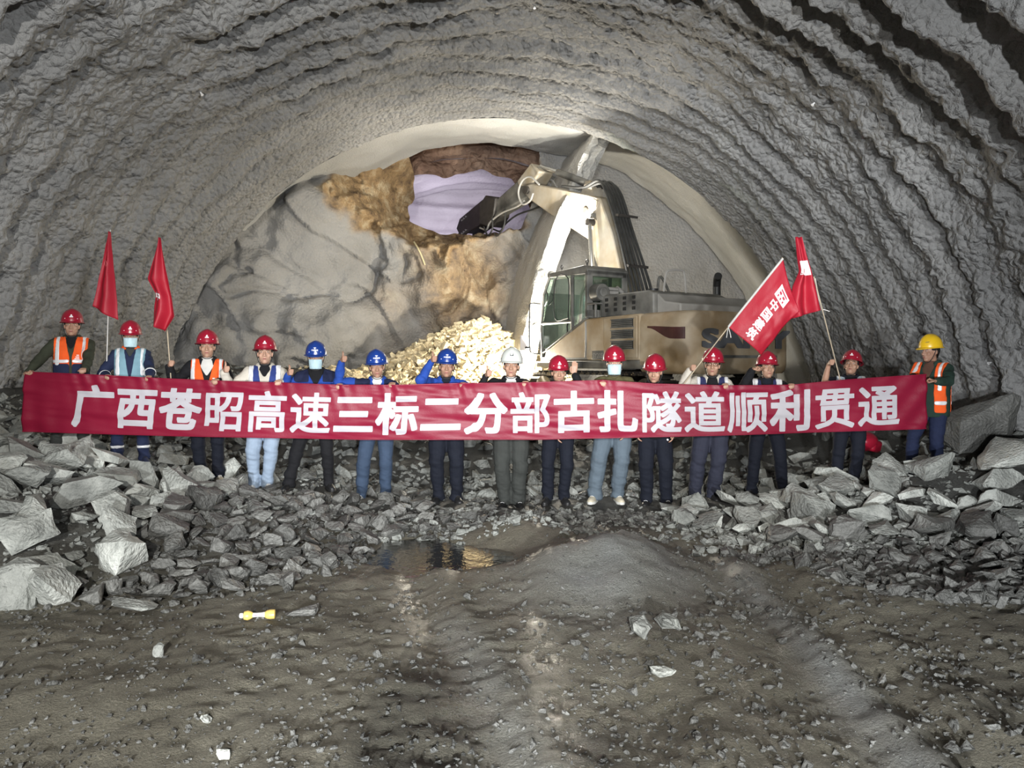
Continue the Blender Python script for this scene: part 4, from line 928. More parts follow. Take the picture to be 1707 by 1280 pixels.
P = [
 dict(u=120, top=516, feet=(96, 141), y=9.05, head=(0, -2, 1), hat='red', skin=1, a=('side', 50, 622), b=('grip', 137, 624), jacket=OLIVE, shirt=BLACK, v=(1.30, .55), pants=GREYD, shoe=SHB, w=1.08, vest=dict(c=ORNG, v=1.20, vk=.2, low=NAVY, print=1, bands=(1.155,), sx=.118), label='person in olive jacket and orange vest at the left end of the banner'),
 dict(u=218, top=535, feet=(197, 241), y=9.0, head=(2, 2, 0), hat='red', skin=2, a=('grip', 180, 627), b=('grip', 248, 630), jacket=NAVY, shirt=GREYD, pants=NAVY, shoe=SHBL, mask=1, shin=1, cuff=1, collarc=ORNG, vest=dict(c=LBLUE, v=1.10, band=0, sx=.110), label='person in blue coveralls, pale blue vest and face mask with reflective shin bands'),
 dict(u=346, top=550, feet=(337, 365), y=8.95, head=(0, -4, 0), hat='red', skin=1, a=('pole', 287, 606, 8.72), b=('grip', 360, 634), jacket=BLACK, shirt=WSH, pants=INK, shoe=SHBE, sole='w', collarc=BLACK, v=(1.26, .6), vest=dict(c=ORNG, v=1.16, vk=.26, bands=(1.0,), print=1, sx=.125), label='person in orange vest over black jacket raising a flag pole'),
 dict(u=442, top=560, feet=(424, 446), y=8.95, head=(0, -6, 0), hat='red', skin=0, a=('thumb', 375, 615, 8.62, (-.45, .2, -1)), b=('grip', 464, 636), jacket=CREAM, shirt=BLACK, pants=JEAN, shoe=SHW, sole='w', leg=1.02, v=(1.32, .62), vest=dict(c=('vest_blue_cloth', (.03, .05, .20)), v=1.06, bands=(1.0,), edge=WCL, sx=.118), label='person in cream jacket and pale jeans with white sneakers showing a thumbs up'),
 dict(u=527, top=569, feet=(482, 549), y=8.95, head=(-3, 4, 0), hat='blue', mark='company', skin=1, a=('thumb', 482, 620, 8.66, (-.45, .2, -1)), b=('grip', 566, 642), jacket=BLUE, shirt=BLACK, pants=BLACK, shoe=SHB, sole='b', mask=1, w=1.08, v=(1.26, .55), panels=two_tone(('midnight_cloth', (.012, .016, .045)), 1), collarc=BLACK, label='person in blue hard hat and face mask, blue jacket with white chest stripes'),
 dict(u=629, top=583, feet=(603, 642), y=8.95, head=(3, 0, -3), hat='blue', mark='company', skin=2, a=('thumb', 571, 598, 8.66, (-.45, .2, -1)), b=('grip', 654, 640), jacket=BLUE, shirt=WSH, pants=DENIM, shoe=SHW, sole='w', v=(1.32, .5), panels=two_tone(('midnight_cloth', (.012, .016, .045)), 0), label='person in blue hard hat and dark jeans raising a thumb before the rock face'),
 dict(u=744, top=582, feet=(731, 761), y=8.95, head=(2, -2, 2), hat='blue', mark='company', skin=2, a=('thumb', 721, 598, 8.70, (-.35, .1, -1)), b=('grip', 772, 640), jacket=BLUE, shirt=INK, pants=INK, shoe=SHB, w=1.08, leg=1.12, v=(1.36, .6), label='person in blue hard hat and blue jacket, fist raised beside the yellow muck pile'),
 dict(u=852, top=580, feet=(841, 863), y=8.95, head=(-2, -3, 2), hat='white', mark='plain', skin=1, a=('thumb', 812, 622, 8.66, (-.45, .2, -1)), b=('grip', 876, 638), jacket=BLACK, shirt=WSH, pants=GREYD, shoe=SHB, sole='w', leg=1.15, v=(1.28, .5), label='person in white hard hat and black jacket showing a thumbs up'),
 dict(u=931, top=593, feet=(913, 940), y=8.95, head=(4, 0, 0), hat='red', skin=1, a=('low', 930, 728, 8.72), b=('up', 958, 612, 8.78, (.25, .2, -1)), jacket=BLACK, shirt=BLACK, pants=INK, shoe=SHB, v=(1.40, .4), label='person in red hard hat and black clothes raising one dark sleeve before the excavator'),
 dict(u=1024, top=577, feet=(990, 1029), y=8.95, head=(0, 0, 0), hat='red', skin=0, a=('grip', 1004, 637), b=('low', 1040, 726, 8.72), jacket=MOSS, shirt=MOSS, v=(1.42, .9), collar=0, pants=GOLD, shoe=SHBE, sole='w', leg=1.18, mask=1, label='person in moss green top, face mask and baggy grey blue jeans'),
 dict(u=1091, top=590, feet=(1079, 1109), y=8.95, head=(-8, 8, 3), hat='red', skin=1, a=('low', 1062, 722, 8.74), b=('low', 1122, 724, 8.74), jacket=BLACK, shirt=BLACK, pants=INK, shoe=SHB, sole='w', dot=1, leg=1.1, v=(1.40, .4), label='person with bowed face, red hard hat and black trousers with small white logo'),
 dict(u=1187, top=580, feet=(1157, 1187), y=8.95, head=(-3, -3, 3), hat='red', skin=1, a=('pole', 1157, 613, 8.70, (-.4, .1, -1)), b=('grip', 1209, 642), jacket=CREAM, shirt=BLACK, pants=SLATE, shoe=SHB, glasses=1, watch='a', leg=1.15, v=(1.26, .62), vest=dict(c=('vest_navy_cloth', (.03, .035, .10)), v=1.04, bands=(1.0,), edge=WCL, sx=.14), label='person with glasses in cream jacket holding the large lettered flag'),
 dict(u=1278, top=586, feet=(1252, 1303), y=8.95, head=(14, -6, 2), hat='red', skin=1, a=('side', 1265, 612, 8.70, (-.5, .1, -1)), b=('grip', 1319, 642), jacket=BLACK, shirt=INK, pants=INK, shoe=SHB, v=(1.34, .6), vest=dict(c=('vest_navy_cloth', (.03, .035, .10)), v=1.06, bands=(1.0,), edge=WCL, sx=.10), label='person raising one hand to the red hard hat under the large lettered flag'),
 dict(u=1418, top=583, feet=(1392, 1421), y=8.98, head=(-10, -18, 4), hat='red', skin=1, a=('pole', 1388, 604, 8.72, (-.3, .1, -1)), b=('low', 1440, 700, 8.78), jacket=INK, shirt=BLACK, short=1, pants=INK, shoe=SHB, v=(1.36, .5), vest=dict(c=('vest_paleblue_cloth', (.45, .55, .62)), v=1.06, band=0, sx=.12), label='person in short sleeves looking up and waving a pole, second from the right end'),
 dict(u=1553, top=558, feet=(1508, 1564), y=9.0, yaw=-52, head=(-24, 2, 0), hat='yellow', mark='worn', skin=2, a=('side', 1538, 630, 8.66), b=('side', 1549, 632, 8.56, (.8, .2, -.8)), jacket=GREEN, shirt=('brown_shirt', (.10, .05, .035)), pants=NAVY, shoe=SHBL, w=1.10, hem=.78, v=(1.22, .4), vest=dict(c=ORNG, v=2, gap=.085, bot=.84, bands=(.96,), sx=.118), label='person in yellow hard hat and dark green jacket holding the right end of the banner'),
]
P.append(dict(u=850, pos=(-.32, -.62), tall=1.80, yaw=180, feet=(-.14, .14), head=(0, 6, 0), hat='white', mark='none', skin=1, a=('side', Vector((.05, -.22, 1.50)), 0), b=('side', Vector((-.16, -.22, 1.50)), 0), jacket=GREYD, shirt=BLACK, pants=INK, shoe=SHB, label='person taking the photograph, whose shadow falls on the muddy foreground'))
for o in P: person(o)
# ================================================================ banner and flags
def interp(u, tab): return np.interp(u, [t[0] for t in tab], [t[1] for t in tab])
BT = [(42, 619), (140, 623), (250, 629), (360, 634), (464, 637), (566, 641), (655, 641), (772, 638), (876, 637), (1004, 633), (1090, 639), (1209, 642), (1319, 641), (1400, 633), (1545, 623)]
BBt = [(42, 720), (300, 727), (600, 733), (900, 733), (1200, 726), (1543, 715)]
def ban(s, t):
    """point on the cloth: s along from left to right, t down; also used for the letters"""
    u = 43+1501*s+(-3+3*np.sign(s-.5))*t*(s < .5); top, bot = interp(u, BT), interp(u, BBt); v = top+(bot-top)*t
    x = (u-CX)*YB/FPX; z = CZ-(v-HOR)*YB/FPX
    f = .018*fbm(x*.9, z*5.5+.9*x, 0, 3, 301)+.011*fbm(x*2.4+z*3, z*11, 2, 2, 302)
    f = f+.014*np.cos(x*26)*np.exp(-((s)/.035))*t+.012*np.cos((x-z*.8)*24)*np.exp(-((1-s)/.04))
    hx = np.array([(q-CX)*YB/FPX for q in (137, 180, 248, 360, 464, 566, 654, 772, 876, 1004, 1209, 1319)])
    near = np.exp(-((x[..., None]-hx)/.16)**2).sum(-1); f = f+.012*near*np.exp(-t/.25)*np.cos((x*3+z)*14)
    return np.stack([x, YB-.016+f-.02*t*(1-t), z], -1)
RED = mat('red_banner_cloth', (.27, .010, .038), .45, 0, .05, 4, .08, 60, alpha_mix=.22, spec=.35)
INKW = mat('white_banner_print', (.54, .52, .56), .5, 0, .02, 6, alpha_mix=.15)
S_, T_ = np.meshgrid(np.linspace(0, 1, 520), np.linspace(0, 1, 44), indexing='ij'); V = ban(S_, T_).reshape(-1, 3)
bn = mesh_obj('banner', V, gridF(520, 44), RED)
tag(bn, 'long red banner with white Chinese lettering held across the row of people', 'banner')
q = bn.modifiers.new('t', 'SOLIDIFY'); q.thickness = .002
TXT = '广西苍昭高速三标二分部古扎隧道顺利贯通'
for i, ch in enumerate(TXT):
    bv, bf, lo, hi = glyph(ch, .022 if ch in '昭速部隧道顺贯通高' else .034, 110, 7); cu = 160+(1463-160)*i/18
    bv = bv-np.array([.5, .38, 0])
    u = cu+bv[:, 0]*70; s = (u-43)/1501; top, bot = interp(u, BT), interp(u, BBt); mid = .53; t = mid-bv[:, 1]*71/(bot-top)
    p = ban(s, np.clip(t, .02, .98)); p[:, 1] -= .006
    mesh_obj('character', p, bf, INKW, bn)
for t0 in (.012, .988):
    s = np.linspace(0, 1, 300); p = ban(s, np.full_like(s, t0)); p[:, 1] -= .002
    e = MB(); e.tube(p, [(.006, .003)]*300, 6); e.build('hem', RED, bn)
WOOD = mat('pale_bamboo', (.42, .35, .25), .6, 0, .15, 10); POLEW = mat('white_pole', (.55, .54, .52), .4, 0, .1, 10)
FRED = mat('red_flag_cloth', (.46, .014, .035), .55, 0, .05, 4, .1, 60, alpha_mix=.25)
def drape(left, right, y0, amp, nf, ph=0, rows=40, cols=30, bend=.0):
    l = np.array(left, float); rr = np.array(right, float); b = np.linspace(0, 1, rows)
    lu, lv = np.interp(b, np.linspace(0, 1, len(l)), l[:, 0]), np.interp(b, np.linspace(0, 1, len(l)), l[:, 1]); ru, rv = np.interp(b, np.linspace(0, 1, len(rr)), rr[:, 0]), np.interp(b, np.linspace(0, 1, len(rr)), rr[:, 1])
    a = np.linspace(0, 1, cols)[None]; u = lu[:, None]*(1-a)+ru[:, None]*a; v = lv[:, None]*(1-a)+rv[:, None]*a
    y = y0+amp*np.sin(a*nf*PI+ph+.8*b[:, None])*(.35+.65*b[:, None])+.012*fbm(a*3, b[:, None]*5, 0, 2, int(nf*7))+bend*b[:, None]
    return np.stack([(u-CX)*y0/FPX, y, CZ-(v-HOR)*y0/FPX], -1)
def flag(label, pole, yp, pm, G, extra=None, r=.007):
    a, b = W(*pole[0], yp), W(*pole[1], yp); root = empty('flag', a); tag(root, label, 'flag', 'red flags held up')
    inv = Vector(a)
    e = MB(); e.cyl(Vector((0, 0, 0)), b-inv, r, r*.8, 10); e.ell(b-inv, (r*1.3,)*3, None, 8, 6); e.build('pole', pm, root)
    rows, cols = G.shape[:2]; o = mesh_obj('cloth', (G-np.array(inv)).reshape(-1, 3), gridF(rows, cols), FRED, root); q = o.modifiers.new('t', 'SOLIDIFY'); q.thickness = .002
    return root, o, inv
def on_cloth(G, a, b):
    """G[row, col] sampled at a (rows) and b (cols) in 0..1"""
    r_, c_ = G.shape[0]-1, G.shape[1]-1; i = np.clip(a*r_, 0, r_-1e-6); j = np.clip(b*c_, 0, c_-1e-6); i0, j0 = i.astype(int), j.astype(int); f, g = (i-i0)[:, None], (j-j0)[:, None]
    return G[i0, j0]*(1-f)*(1-g)+G[i0+1, j0]*f*(1-g)+G[i0, j0+1]*(1-f)*g+G[i0+1, j0+1]*f*g
def print_on(G, txt, ca, cb, wa, wb, parent, inv, name, rot=False, off=-.006):
    gv, bf, lo, hi = glyph(txt, .025, 60, 4); c = (lo+hi)/2; sz = max((hi-lo)[:2]); bv = (gv-c)/sz
    p = on_cloth(G, ca-bv[:, 1]*wa, cb+bv[:, 0]*wb); p[:, 1] += off; return mesh_obj(name, p-np.array(inv), bf, WHITE, parent)
G1 = drape([(181, 386), (172, 425), (161, 470), (152, 510)], [(183, 386), (187, 430), (190, 480), (193, 533)], 8.82, .05, 2.2)
f1, c1, i1 = flag('narrow drooping red flag above the blue coveralls, leftmost of the flags', ((177, 640), (184, 384)), 8.86, POLEW, G1)
e = MB(); e.tube([tuple(Vector(on_cloth(G1, np.array([.42]), np.array([.4+.25*math.cos(t)]))[0])-i1+Vector((0, -.006, .035*math.sin(t)))) for t in np.linspace(0, 2*PI, 16)], .004, 6); e.build('faint_emblem', mat('pink_print', (.55, .10, .12), .6, 0, 0), c1)
G2 = drape([(265, 396), (255, 430), (244, 464), (258, 490), (254, 508), (252, 541)], [(267, 396), (272, 425), (280, 465), (287, 498), (292, 528), (276, 554)], 8.70, .055, 2.6, 1)
f2, c2, i2 = flag('drooping red flag on a pale wooden pole held by the orange vest', ((286, 645), (267, 398)), 8.78, WOOD, G2)
print_on(G2, '中', .62, .22, .13, .42, c2, i2, 'character')
# big flag with vertical lettering: rows run down along the sleeve, columns away from it
def quadflag(A, B, C, D, y0, amp, rows=44, cols=34, mid=(0, 0)):
    a = np.linspace(0, 1, rows)[:, None]; b = np.linspace(0, 1, cols)[None]; P_ = [np.array(q, float) for q in (A, B, C, D)]
    uv = ((1-a)*(1-b))[..., None]*P_[0]+((1-a)*b)[..., None]*P_[1]+(a*b)[..., None]*P_[2]+(a*(1-b))[..., None]*P_[3]
    uv = uv+(4*a*(1-a)*b**2)[..., None]*np.array(mid)
    y = y0+amp*np.sin(b*5+a*2.2)*b+.020*fbm(a*4, b*4, 0, 3, 311)*(.2+b)
    return np.stack([(uv[..., 0]-CX)*y0/FPX, y, CZ-(uv[..., 1]-HOR)*y0/FPX], -1)
G3 = quadflag((1305, 431), (1329, 520), (1271, 592), (1214, 545), 8.66, .05, mid=(2, -6))
f3, c3, i3 = flag('large red flag with vertical white Chinese lettering', ((1140, 640), (1304, 430)), 8.68, WOOD, G3)
e = MB(); e.tube([Vector(p)-i3 for p in G3[:, 0]], [(.013, .013)]*44, 8); e.build('sleeve', POLEW, c3)
for ch, a in (('中', .38), ('国', .545), ('建', .71), ('筑', .87)): print_on(G3, ch, a, .50, .15, .235, c3, i3, 'character')
e = MB(); K = np.linspace(-1, 1, 7); GG = np.array([[on_cloth(G3, np.array([.20+.085*a]), np.array([.52+.17*b]))[0]-np.array(i3)+np.array([0, -.006, 0]) for b in K] for a in K]); e.grid(GG); lg = e.build('emblem', WHITE, c3)
e = MB()
for a0, a1, b0, b1 in ((-.7, -.45, -.6, .7), (-.3, .1, -.6, -.2), (-.3, .1, .1, .5), (.3, .7, -.6, -.4), (.3, .7, -.1, .1), (.3, .7, .4, .6)):
    e.add([on_cloth(G3, np.array([.20+.085*a]), np.array([.52+.17*b]))[0]-np.array(i3)+np.array([0, -.009, 0]) for a, b in ((a0, b0), (a0, b1), (a1, b1), (a1, b0))], [(0, 1, 2, 3)])
e.build('emblem_mark', mat('print_red', (.42, .02, .05), .5, 0, 0), lg)
e = MB(); 
for k in (0, 1): e.tube([Vector(G3[-1, 0])-i3, Vector(G3[-1, 0])-i3+Vector((-.012+.03*k, 0, -.06)), Vector(G3[-1, 0])-i3+Vector((-.02+.05*k, 0, -.12))], .004, 6)
e.build('tie', POLEW, c3)
G4 = drape([(1326, 395), (1330, 430), (1333, 452), (1322, 478), (1319, 505), (1321, 531)], [(1336, 395), (1345, 428), (1352, 452), (1358, 478), (1363, 500), (1367, 517)], 8.80, .05, 3, 2)
f4, c4, i4 = flag('bunched red flag with a white emblem on a pale pole, rightmost of the flags', ((1403, 642), (1357, 462)), 8.76, WOOD, G4)
e = MB(); GG = np.array([[on_cloth(G4, np.array([a]), np.array([b]))[0]-np.array(i4)+np.array([0, -.007, 0]) for b in np.linspace(.12, .88, 8)] for a in np.linspace(.25, .45, 8)]); e.grid(GG); lg = e.build('emblem', WHITE, c4)
e = MB(); e.tube([W(1358, 464, 8.8)-i4, W(1363, 492, 8.8)-i4, W(1367, 516, 8.8)-i4], .012, 8); e.build('sleeve', POLEW, c4)
e = MB(); e.tube([W(1367, 516, 8.8)-i4, W(1374, 516, 8.79)-i4, W(1383, 519, 8.78)-i4], .005, 6); e.build('tie', POLEW, c4)
# ================================================================ excavator
MX = Vector((2.62, 15.8, .56)); HEAD = math.radians(122)
ex = empty('excavator', MX, HEAD); tag(ex, 'dusty yellow tracked excavator reaching its boom up into the opening in the rock face', 'excavator')
EY = mat('dusty_yellow_paint', (.30, .20, .095), .6, 0, .18, 2.2, .08, 30, dirt=(.34, .28, .20)); EG = mat('dusty_dark_paint', (.060, .060, .056), .6, 0, .2, 3, .08, 40, dirt=(.16, .155, .14))
EB = mat('boom_paint', (.34, .28, .19), .5, 0, .10, 3, .06, 40, dirt=(.36, .33, .28)); STEEL = mat('worn_steel', (.06, .055, .05), .5, .4, .3, 6, .25, 40); CHR = mat('chrome_rod', (.6, .6, .58), .2, .9, 0)
HOSE = mat('hose_rubber', (.035, .035, .034), .55, 0, .3, 6); DRED = mat('dull_red_decal', (.060, .018, .016), .6, 0, .2, 5); SLET = mat('dark_blue_lettering', (.085, .088, .095), .55, 0, .15, 6); GRAYP = mat('pale_dusty_paint', (.27, .26, .24), .65, 0, .15, 3, .08, 30)
GL_ = glass('cab_glass', (.62, .70, .66), .86); LENS = mat('lamp_lens', (.9, .9, .85), .2, 0, 0, emit=(1, .95, .85, 14)); MIR = mat('mirror_back', (.45, .42, .42), .4, 0, .05); DK = mat('black_trim', (.015, .015, .015), .5, 0, 0)
def xp(name, mb, m, parent=ex, **k): return mb.build(name, m, parent, **k)
# tracks
for sy in (-1, 1):
    tr = MB(); R_, Lh, zc = .42, 1.62, .46; pts = []
    for k in range(96):
        s = k/96*(4*Lh+2*PI*R_); 
        if s < 2*Lh: p = (-Lh+s, zc-R_); a = 0
        elif s < 2*Lh+PI*R_: a = (s-2*Lh)/R_; p = (Lh+R_*math.sin(a), zc-R_*math.cos(a))
        elif s < 4*Lh+PI*R_: p = (Lh-(s-2*Lh-PI*R_), zc+R_); a = PI
        else: a = PI+(s-4*Lh-PI*R_)/R_; p = (-Lh+R_*math.sin(a), zc-R_*math.cos(a))
        if k % 2 == 0:
            tr.box((p[0], sy*1.12, p[1]), (.125, .58, .035), Matrix.Rotation(-a, 3, 'Y')); tr.box((p[0]+.02*math.sin(a), sy*1.12, p[1]-.02*math.cos(a)), (.03, .58, .07), Matrix.Rotation(-a, 3, 'Y'))
    tk = xp('track', tr, STEEL, smooth=False)
    fr = MB(); fr.box((0, sy*1.12, .46), (3.0, .30, .34)); xp('track_frame', fr, EG, tk, bevel=.03)
    for xw in (-1.62, 1.62):
        w = MB(); w.cyl((xw, sy*(1.12-.16), zc), (xw, sy*(1.12+.16), zc), .36, None, 24); w.cyl((xw, sy*(1.12-.22), zc), (xw, sy*(1.12+.22), zc), .14, None, 16); xp('sprocket', w, STEEL, tk)
    for k in range(6):
        w = MB(); w.cyl((-1.15+.46*k, sy*.98, .16), (-1.15+.46*k, sy*1.26, .16), .11, None, 14); xp('track_roller', w, STEEL, tk)
b = MB(); b.cyl((0, 0, .5), (0, 0, 1.0), .62, None, 32); b.box((0, 0, .52), (1.9, 1.7, .28)); xp('undercarriage', b, EG, bevel=.03)
b = MB(); b.prismz([(-2.0, -1.28), (1.55, -1.28), (1.62, -1.2), (1.62, 1.36), (-2.0, 1.36)], .98, 1.14); xp('platform', b, EG, bevel=.02)
b = MB(); b.box((.9, 1.40, 1.06), (1.5, .10, .12)); xp('step_rail', b, EG, bevel=.02)
# left body side: sloping fairing under the cab and the door with vents
b = MB(); b.prism([(-1.55, 1.14), (1.50, 1.14), (1.42, 1.34), (.02, 1.96), (-1.55, 1.98)], .62, 1.36); xp('side_cover', b, EY, bevel=.035)
d = MB(); d.box((-1.02, 1.372, 1.56), (.95, .03, .76)); dr = xp('side_door', d, EY, bevel=.015)
b = MB()
for k in range(3): b.box((-1.10, 1.392, 1.82-.20*k), (.60, .02, .135))
lv = xp('vent_recess', b, DK, dr)
b = MB()
for k in range(3):
    for j in range(4): b.box((-1.10, 1.405, 1.865-.20*k-.032*j), (.58, .03, .012), Matrix.Rotation(.5, 3, 'X'))
    b.box((-1.10, 1.40, 1.82-.20*k+.075), (.64, .03, .016)); b.box((-1.10, 1.40, 1.82-.20*k-.075), (.64, .03, .016))
xp('vent_slats', b, EG, dr)
b = MB(); b.tube([(.02, 1.38, 1.9), (-.02, 1.40, 1.75), (-.02, 1.40, 1.35), (.02, 1.38, 1.2)], .02, 8); xp('door_seam', b, GRAYP)
b = MB(); b.box((-.42, 1.375, 1.24), (.46, .02, .17)); pl = xp('model_plate', b, EG, bevel=.01)
def mtext(name, txt, org, ux, uz, hgt, m, parent, bold=.03, sx=1, n_off=.004):
    gv, gf, lo, hi = glyph(txt, bold, 60, 400); k = hgt/(hi[1]-lo[1]); ux, uz = Vector(ux), Vector(uz); nn = ux.cross(uz)
    e = MB(); e.add([Vector(org)+ux*((p[0]-(lo[0]+hi[0])/2)*k*sx)+uz*((p[1]-lo[1])*k)+nn*n_off for p in gv], gf); return xp(name, e, m, parent, smooth=False)
mtext('lettering', 'SY205C', (-.42, 1.386, 1.19), (-1, 0, 0), (0, 0, 1), .09, GRAYP, pl, .02)
# counterweight with the maker's lettering on its rear
def cw_plan(r=.34, x0=-1.55, x1=-2.72, w=1.36, k=9):
    P_ = [(x0, -w), (x0, w)]
    P_ += [(x1+r+r*math.cos(a), w-r+r*math.sin(a)) for a in np.linspace(PI/2, PI, k)]
    P_ += [(x1-.05*math.cos(q*PI/2), q*(w-r)) for q in np.linspace(.8, -.8, 7)]
    P_ += [(x1+r+r*math.cos(a), -w+r+r*math.sin(a)) for a in np.linspace(PI, 3*PI/2, k)]; return P_
b = MB(); pl_ = cw_plan(); n_ = len(pl_); cx0 = -2.0
lev = [(.90, .94), (.96, .985), (1.05, 1.0), (1.80, 1.0), (1.92, .985), (1.98, .93)]
V = [(cx0+(x-cx0)*s, y*s, z) for z, s in lev for x, y in pl_]; F = [(k*n_+i, k*n_+(i+1) % n_, (k+1)*n_+(i+1) % n_, (k+1)*n_+i) for k in range(len(lev)-1) for i in range(n_)]+[tuple(range(n_))[::-1], tuple((len(lev)-1)*n_+i for i in range(n_))]
b.add(V, F); cw = xp('counterweight', b, EY, angle=50)
def side_pt(x, z):
    y = 1.36 if x > -2.38 else 1.36-.34+math.sqrt(max(0, .1156-(x+2.38)**2)); return (x, y+.006, z)
e = MB(); e.grid(np.array([[side_pt(x, 1.74-q*(.03+.17*sst((-1.75-x)/.6))-.04*sst((-1.75-x)/.8)) for q in (0, .34, .67, 1)] for x in np.linspace(-1.75, -2.60, 26)])); xp('decal', e, DRED, cw, smooth=False)
mtext('lettering', 'SANY', (-2.79, -.02, 1.34), (0, -1, 0), (0, 0, 1), .34, SLET, cw, .05, 2.05, .006)
e = MB(); e.box((-2.782, 0, 1.20), (.01, 1.6, .05)); xp('rear_groove', e, EG, cw)
# engine hood, rear deck, handrail
b = MB(); b.prism([(-1.75, 1.96), (-1.75, 2.34), (-1.6, 2.40), (-.35, 2.40), (-.25, 2.3), (-.25, 1.96)], -.62, 1.22); hood = xp('engine_hood', b, EG, bevel=.03)
b = MB()
for k in range(4):
    for j in range(3):
        for q in (0, 1): b.box((-.42-.26*k-.05*q, 1.225, 2.30-.10*j), (.032, .012, .062))
xp('vent_grille', b, DK, hood, smooth=False)
b = MB(); b.prism([(-2.35, 1.96), (-2.35, 2.12), (-1.95, 2.18), (-1.75, 2.34), (-1.75, 1.96)], -1.15, 1.15); xp('rear_deck', b, GRAYP, bevel=.03)
b = MB(); b.tube(spline([(-1.62, .86, 2.36), (-1.62, .80, 2.70), (-1.62, .70, 2.78), (-1.62, .42, 2.80), (-1.62, .34, 2.72), (-1.62, .30, 2.36)], 5), .020, 8); xp('handrail', b, GRAYP)
b = MB(); b.cyl((-1.5, 1.0, 2.38), (-1.5, 1.0, 2.44), .09, None, 16); xp('filler_cap', b, DK)
b = MB(); b.cyl((-1.3, -.85, 2.3), (-1.3, -.85, 2.62), .075, None, 18); b.tube([(-1.3, -.85, 2.60), (-1.36, -.80, 2.74), (-1.46, -.72, 2.78)], .075, 16); xp('exhaust_pipe', b, DK)
# cab
CXa, CXb, CYa, CYb, Z0, Z1 = -.02, 1.62, .33, 1.36, 1.14, 3.0
prof = [(CXb-.05, Z0+.05), (CXb+.02, 1.8), (CXb-.10, 2.55), (CXb-.30, 2.96), (CXa+.10, Z1), (CXa, 2.86), (CXa, 1.98)]
cab = MB()
roof = [(CXb-.34, 2.88), (CXb-.30, 2.97), (CXa+.12, 3.02), (CXa, 2.94), (CXa, 2.84)]
cab.prism(roof, CYa, CYb); 
for yy_ in (CYa+.035, CYb-.035):
    for pts, w in (([(CXb-.05, yy_, Z0+.1), (CXb+.02, yy_, 1.8), (CXb-.10, yy_, 2.55), (CXb-.32, yy_, 2.92)], .045), ([(CXa+.05, yy_, 1.98), (CXa+.05, yy_, 2.9)], .06), ([(.52, yy_, 1.70), (.52, yy_, 2.9)], .075), ([(.02, yy_, 1.98), (1.44, yy_, 1.36)], .045), ([(.50, yy_, 1.93), (CXb, yy_, 1.93)], .04), ([(CXb-.06, yy_, 1.30), (1.2, yy_, 1.42)], .035)):
        cab.tube(pts, [(w, .035)]*len(pts) if abs(pts[0][2]-pts[-1][2]) < .3 else [(.035, w)]*len(pts), 4)
cab.box((CXa+.04, (CYa+CYb)/2, 2.06), (.08, CYb-CYa, .16)); cab.box((CXa+.04, (CYa+CYb)/2, 2.86), (.08, CYb-CYa, .12))
for yy_ in (CYa+.07, CYb-.07): cab.box((CXa+.04, yy_, 2.45), (.08, .14, .9))
cab.box((CXb-.03, (CYa+CYb)/2, 1.27), (.06, CYb-CYa, .24)); cab.box(((CXa+CXb)/2, CYa+.03, 1.55), (CXb-CXa-.1, .04, .80)); cab.box(((CXa+CXb)/2, (CYa+CYb)/2, 1.18), (CXb-CXa, CYb-CYa, .06))
cf = xp('cab', cab, EG, bevel=.012, angle=30)
for nm, P_ in (('door_window', [(.62, CYb-.02, 1.97), (1.10, CYb-.02, 1.97), (1.10, CYb-.02, 2.82), (.62, CYb-.02, 2.82)]), ('front_side_window', [(1.14, CYb-.02, 1.97), (1.57, CYb-.02, 1.97), (1.50, CYb-.02, 2.52), (1.30, CYb-.02, 2.84), (1.14, CYb-.02, 2.84)]),
               ('rear_side_window', [(.12, CYb-.02, 2.08), (.46, CYb-.02, 2.02), (.46, CYb-.02, 2.82), (.12, CYb-.02, 2.82)]), ('lower_door_window', [(1.0, CYb-.02, 1.62), (1.55, CYb-.02, 1.42), (1.55, CYb-.02, 1.88), (1.0, CYb-.02, 1.88)]),
               ('windscreen', [(CXb, CYa+.06, 1.4), (CXb, CYb-.06, 1.4), (CXb-.12, CYb-.06, 2.58), (CXb-.12, CYa+.06, 2.58)]), ('rear_window', [(CXa+.03, CYa+.13, 2.13), (CXa+.03, CYb-.13, 2.13), (CXa+.03, CYb-.13, 2.80), (CXa+.03, CYa+.13, 2.80)]),
               ('right_window', [(.55, CYa+.02, 1.97), (1.5, CYa+.02, 1.97), (1.4, CYa+.02, 2.8), (.55, CYa+.02, 2.8)])):
    e = MB(); e.add(P_, [tuple(range(len(P_)))]); xp(nm, e, GL_, cf, smooth=False, thick=.006)
e = MB(); e.tube(spline([(.62, CYb+.0, 2.0), (.62, CYb, 2.80), (1.06, CYb, 2.82), (1.08, CYb, 2.02), (.62, CYb, 2.0)], 4), .012, 6); xp('window_seal', e, DK, cf)
e = MB(); e.tube(spline([(1.42, CYb+.02, 2.30), (1.30, CYb+.05, 2.40), (1.28, CYb+.05, 2.52), (1.38, CYb+.02, 2.60)], 5), .014, 8); xp('grab_handle', e, DK, cf)
e = MB(); e.box((.55, .85, 1.62), (.5, .5, .14)); e.box((.32, .85, 2.05), (.12, .46, .78), Matrix.Rotation(-.12, 3, 'Y')); e.box((.27, .85, 2.56), (.09, .28, .20)); seat = xp('seat', e, mat('seat_cloth', (.09, .09, .09), .8), cf, bevel=.05)
e = MB()
for yy_ in (.55, 1.12): e = MB(); e.tube([(.95, yy_, 1.5), (.98, yy_, 1.85), (.95, yy_, 1.95)], .018, 8); e.ell((.95, yy_, 1.98), (.03, .03, .05)); xp('control_lever', e, DK, cf)
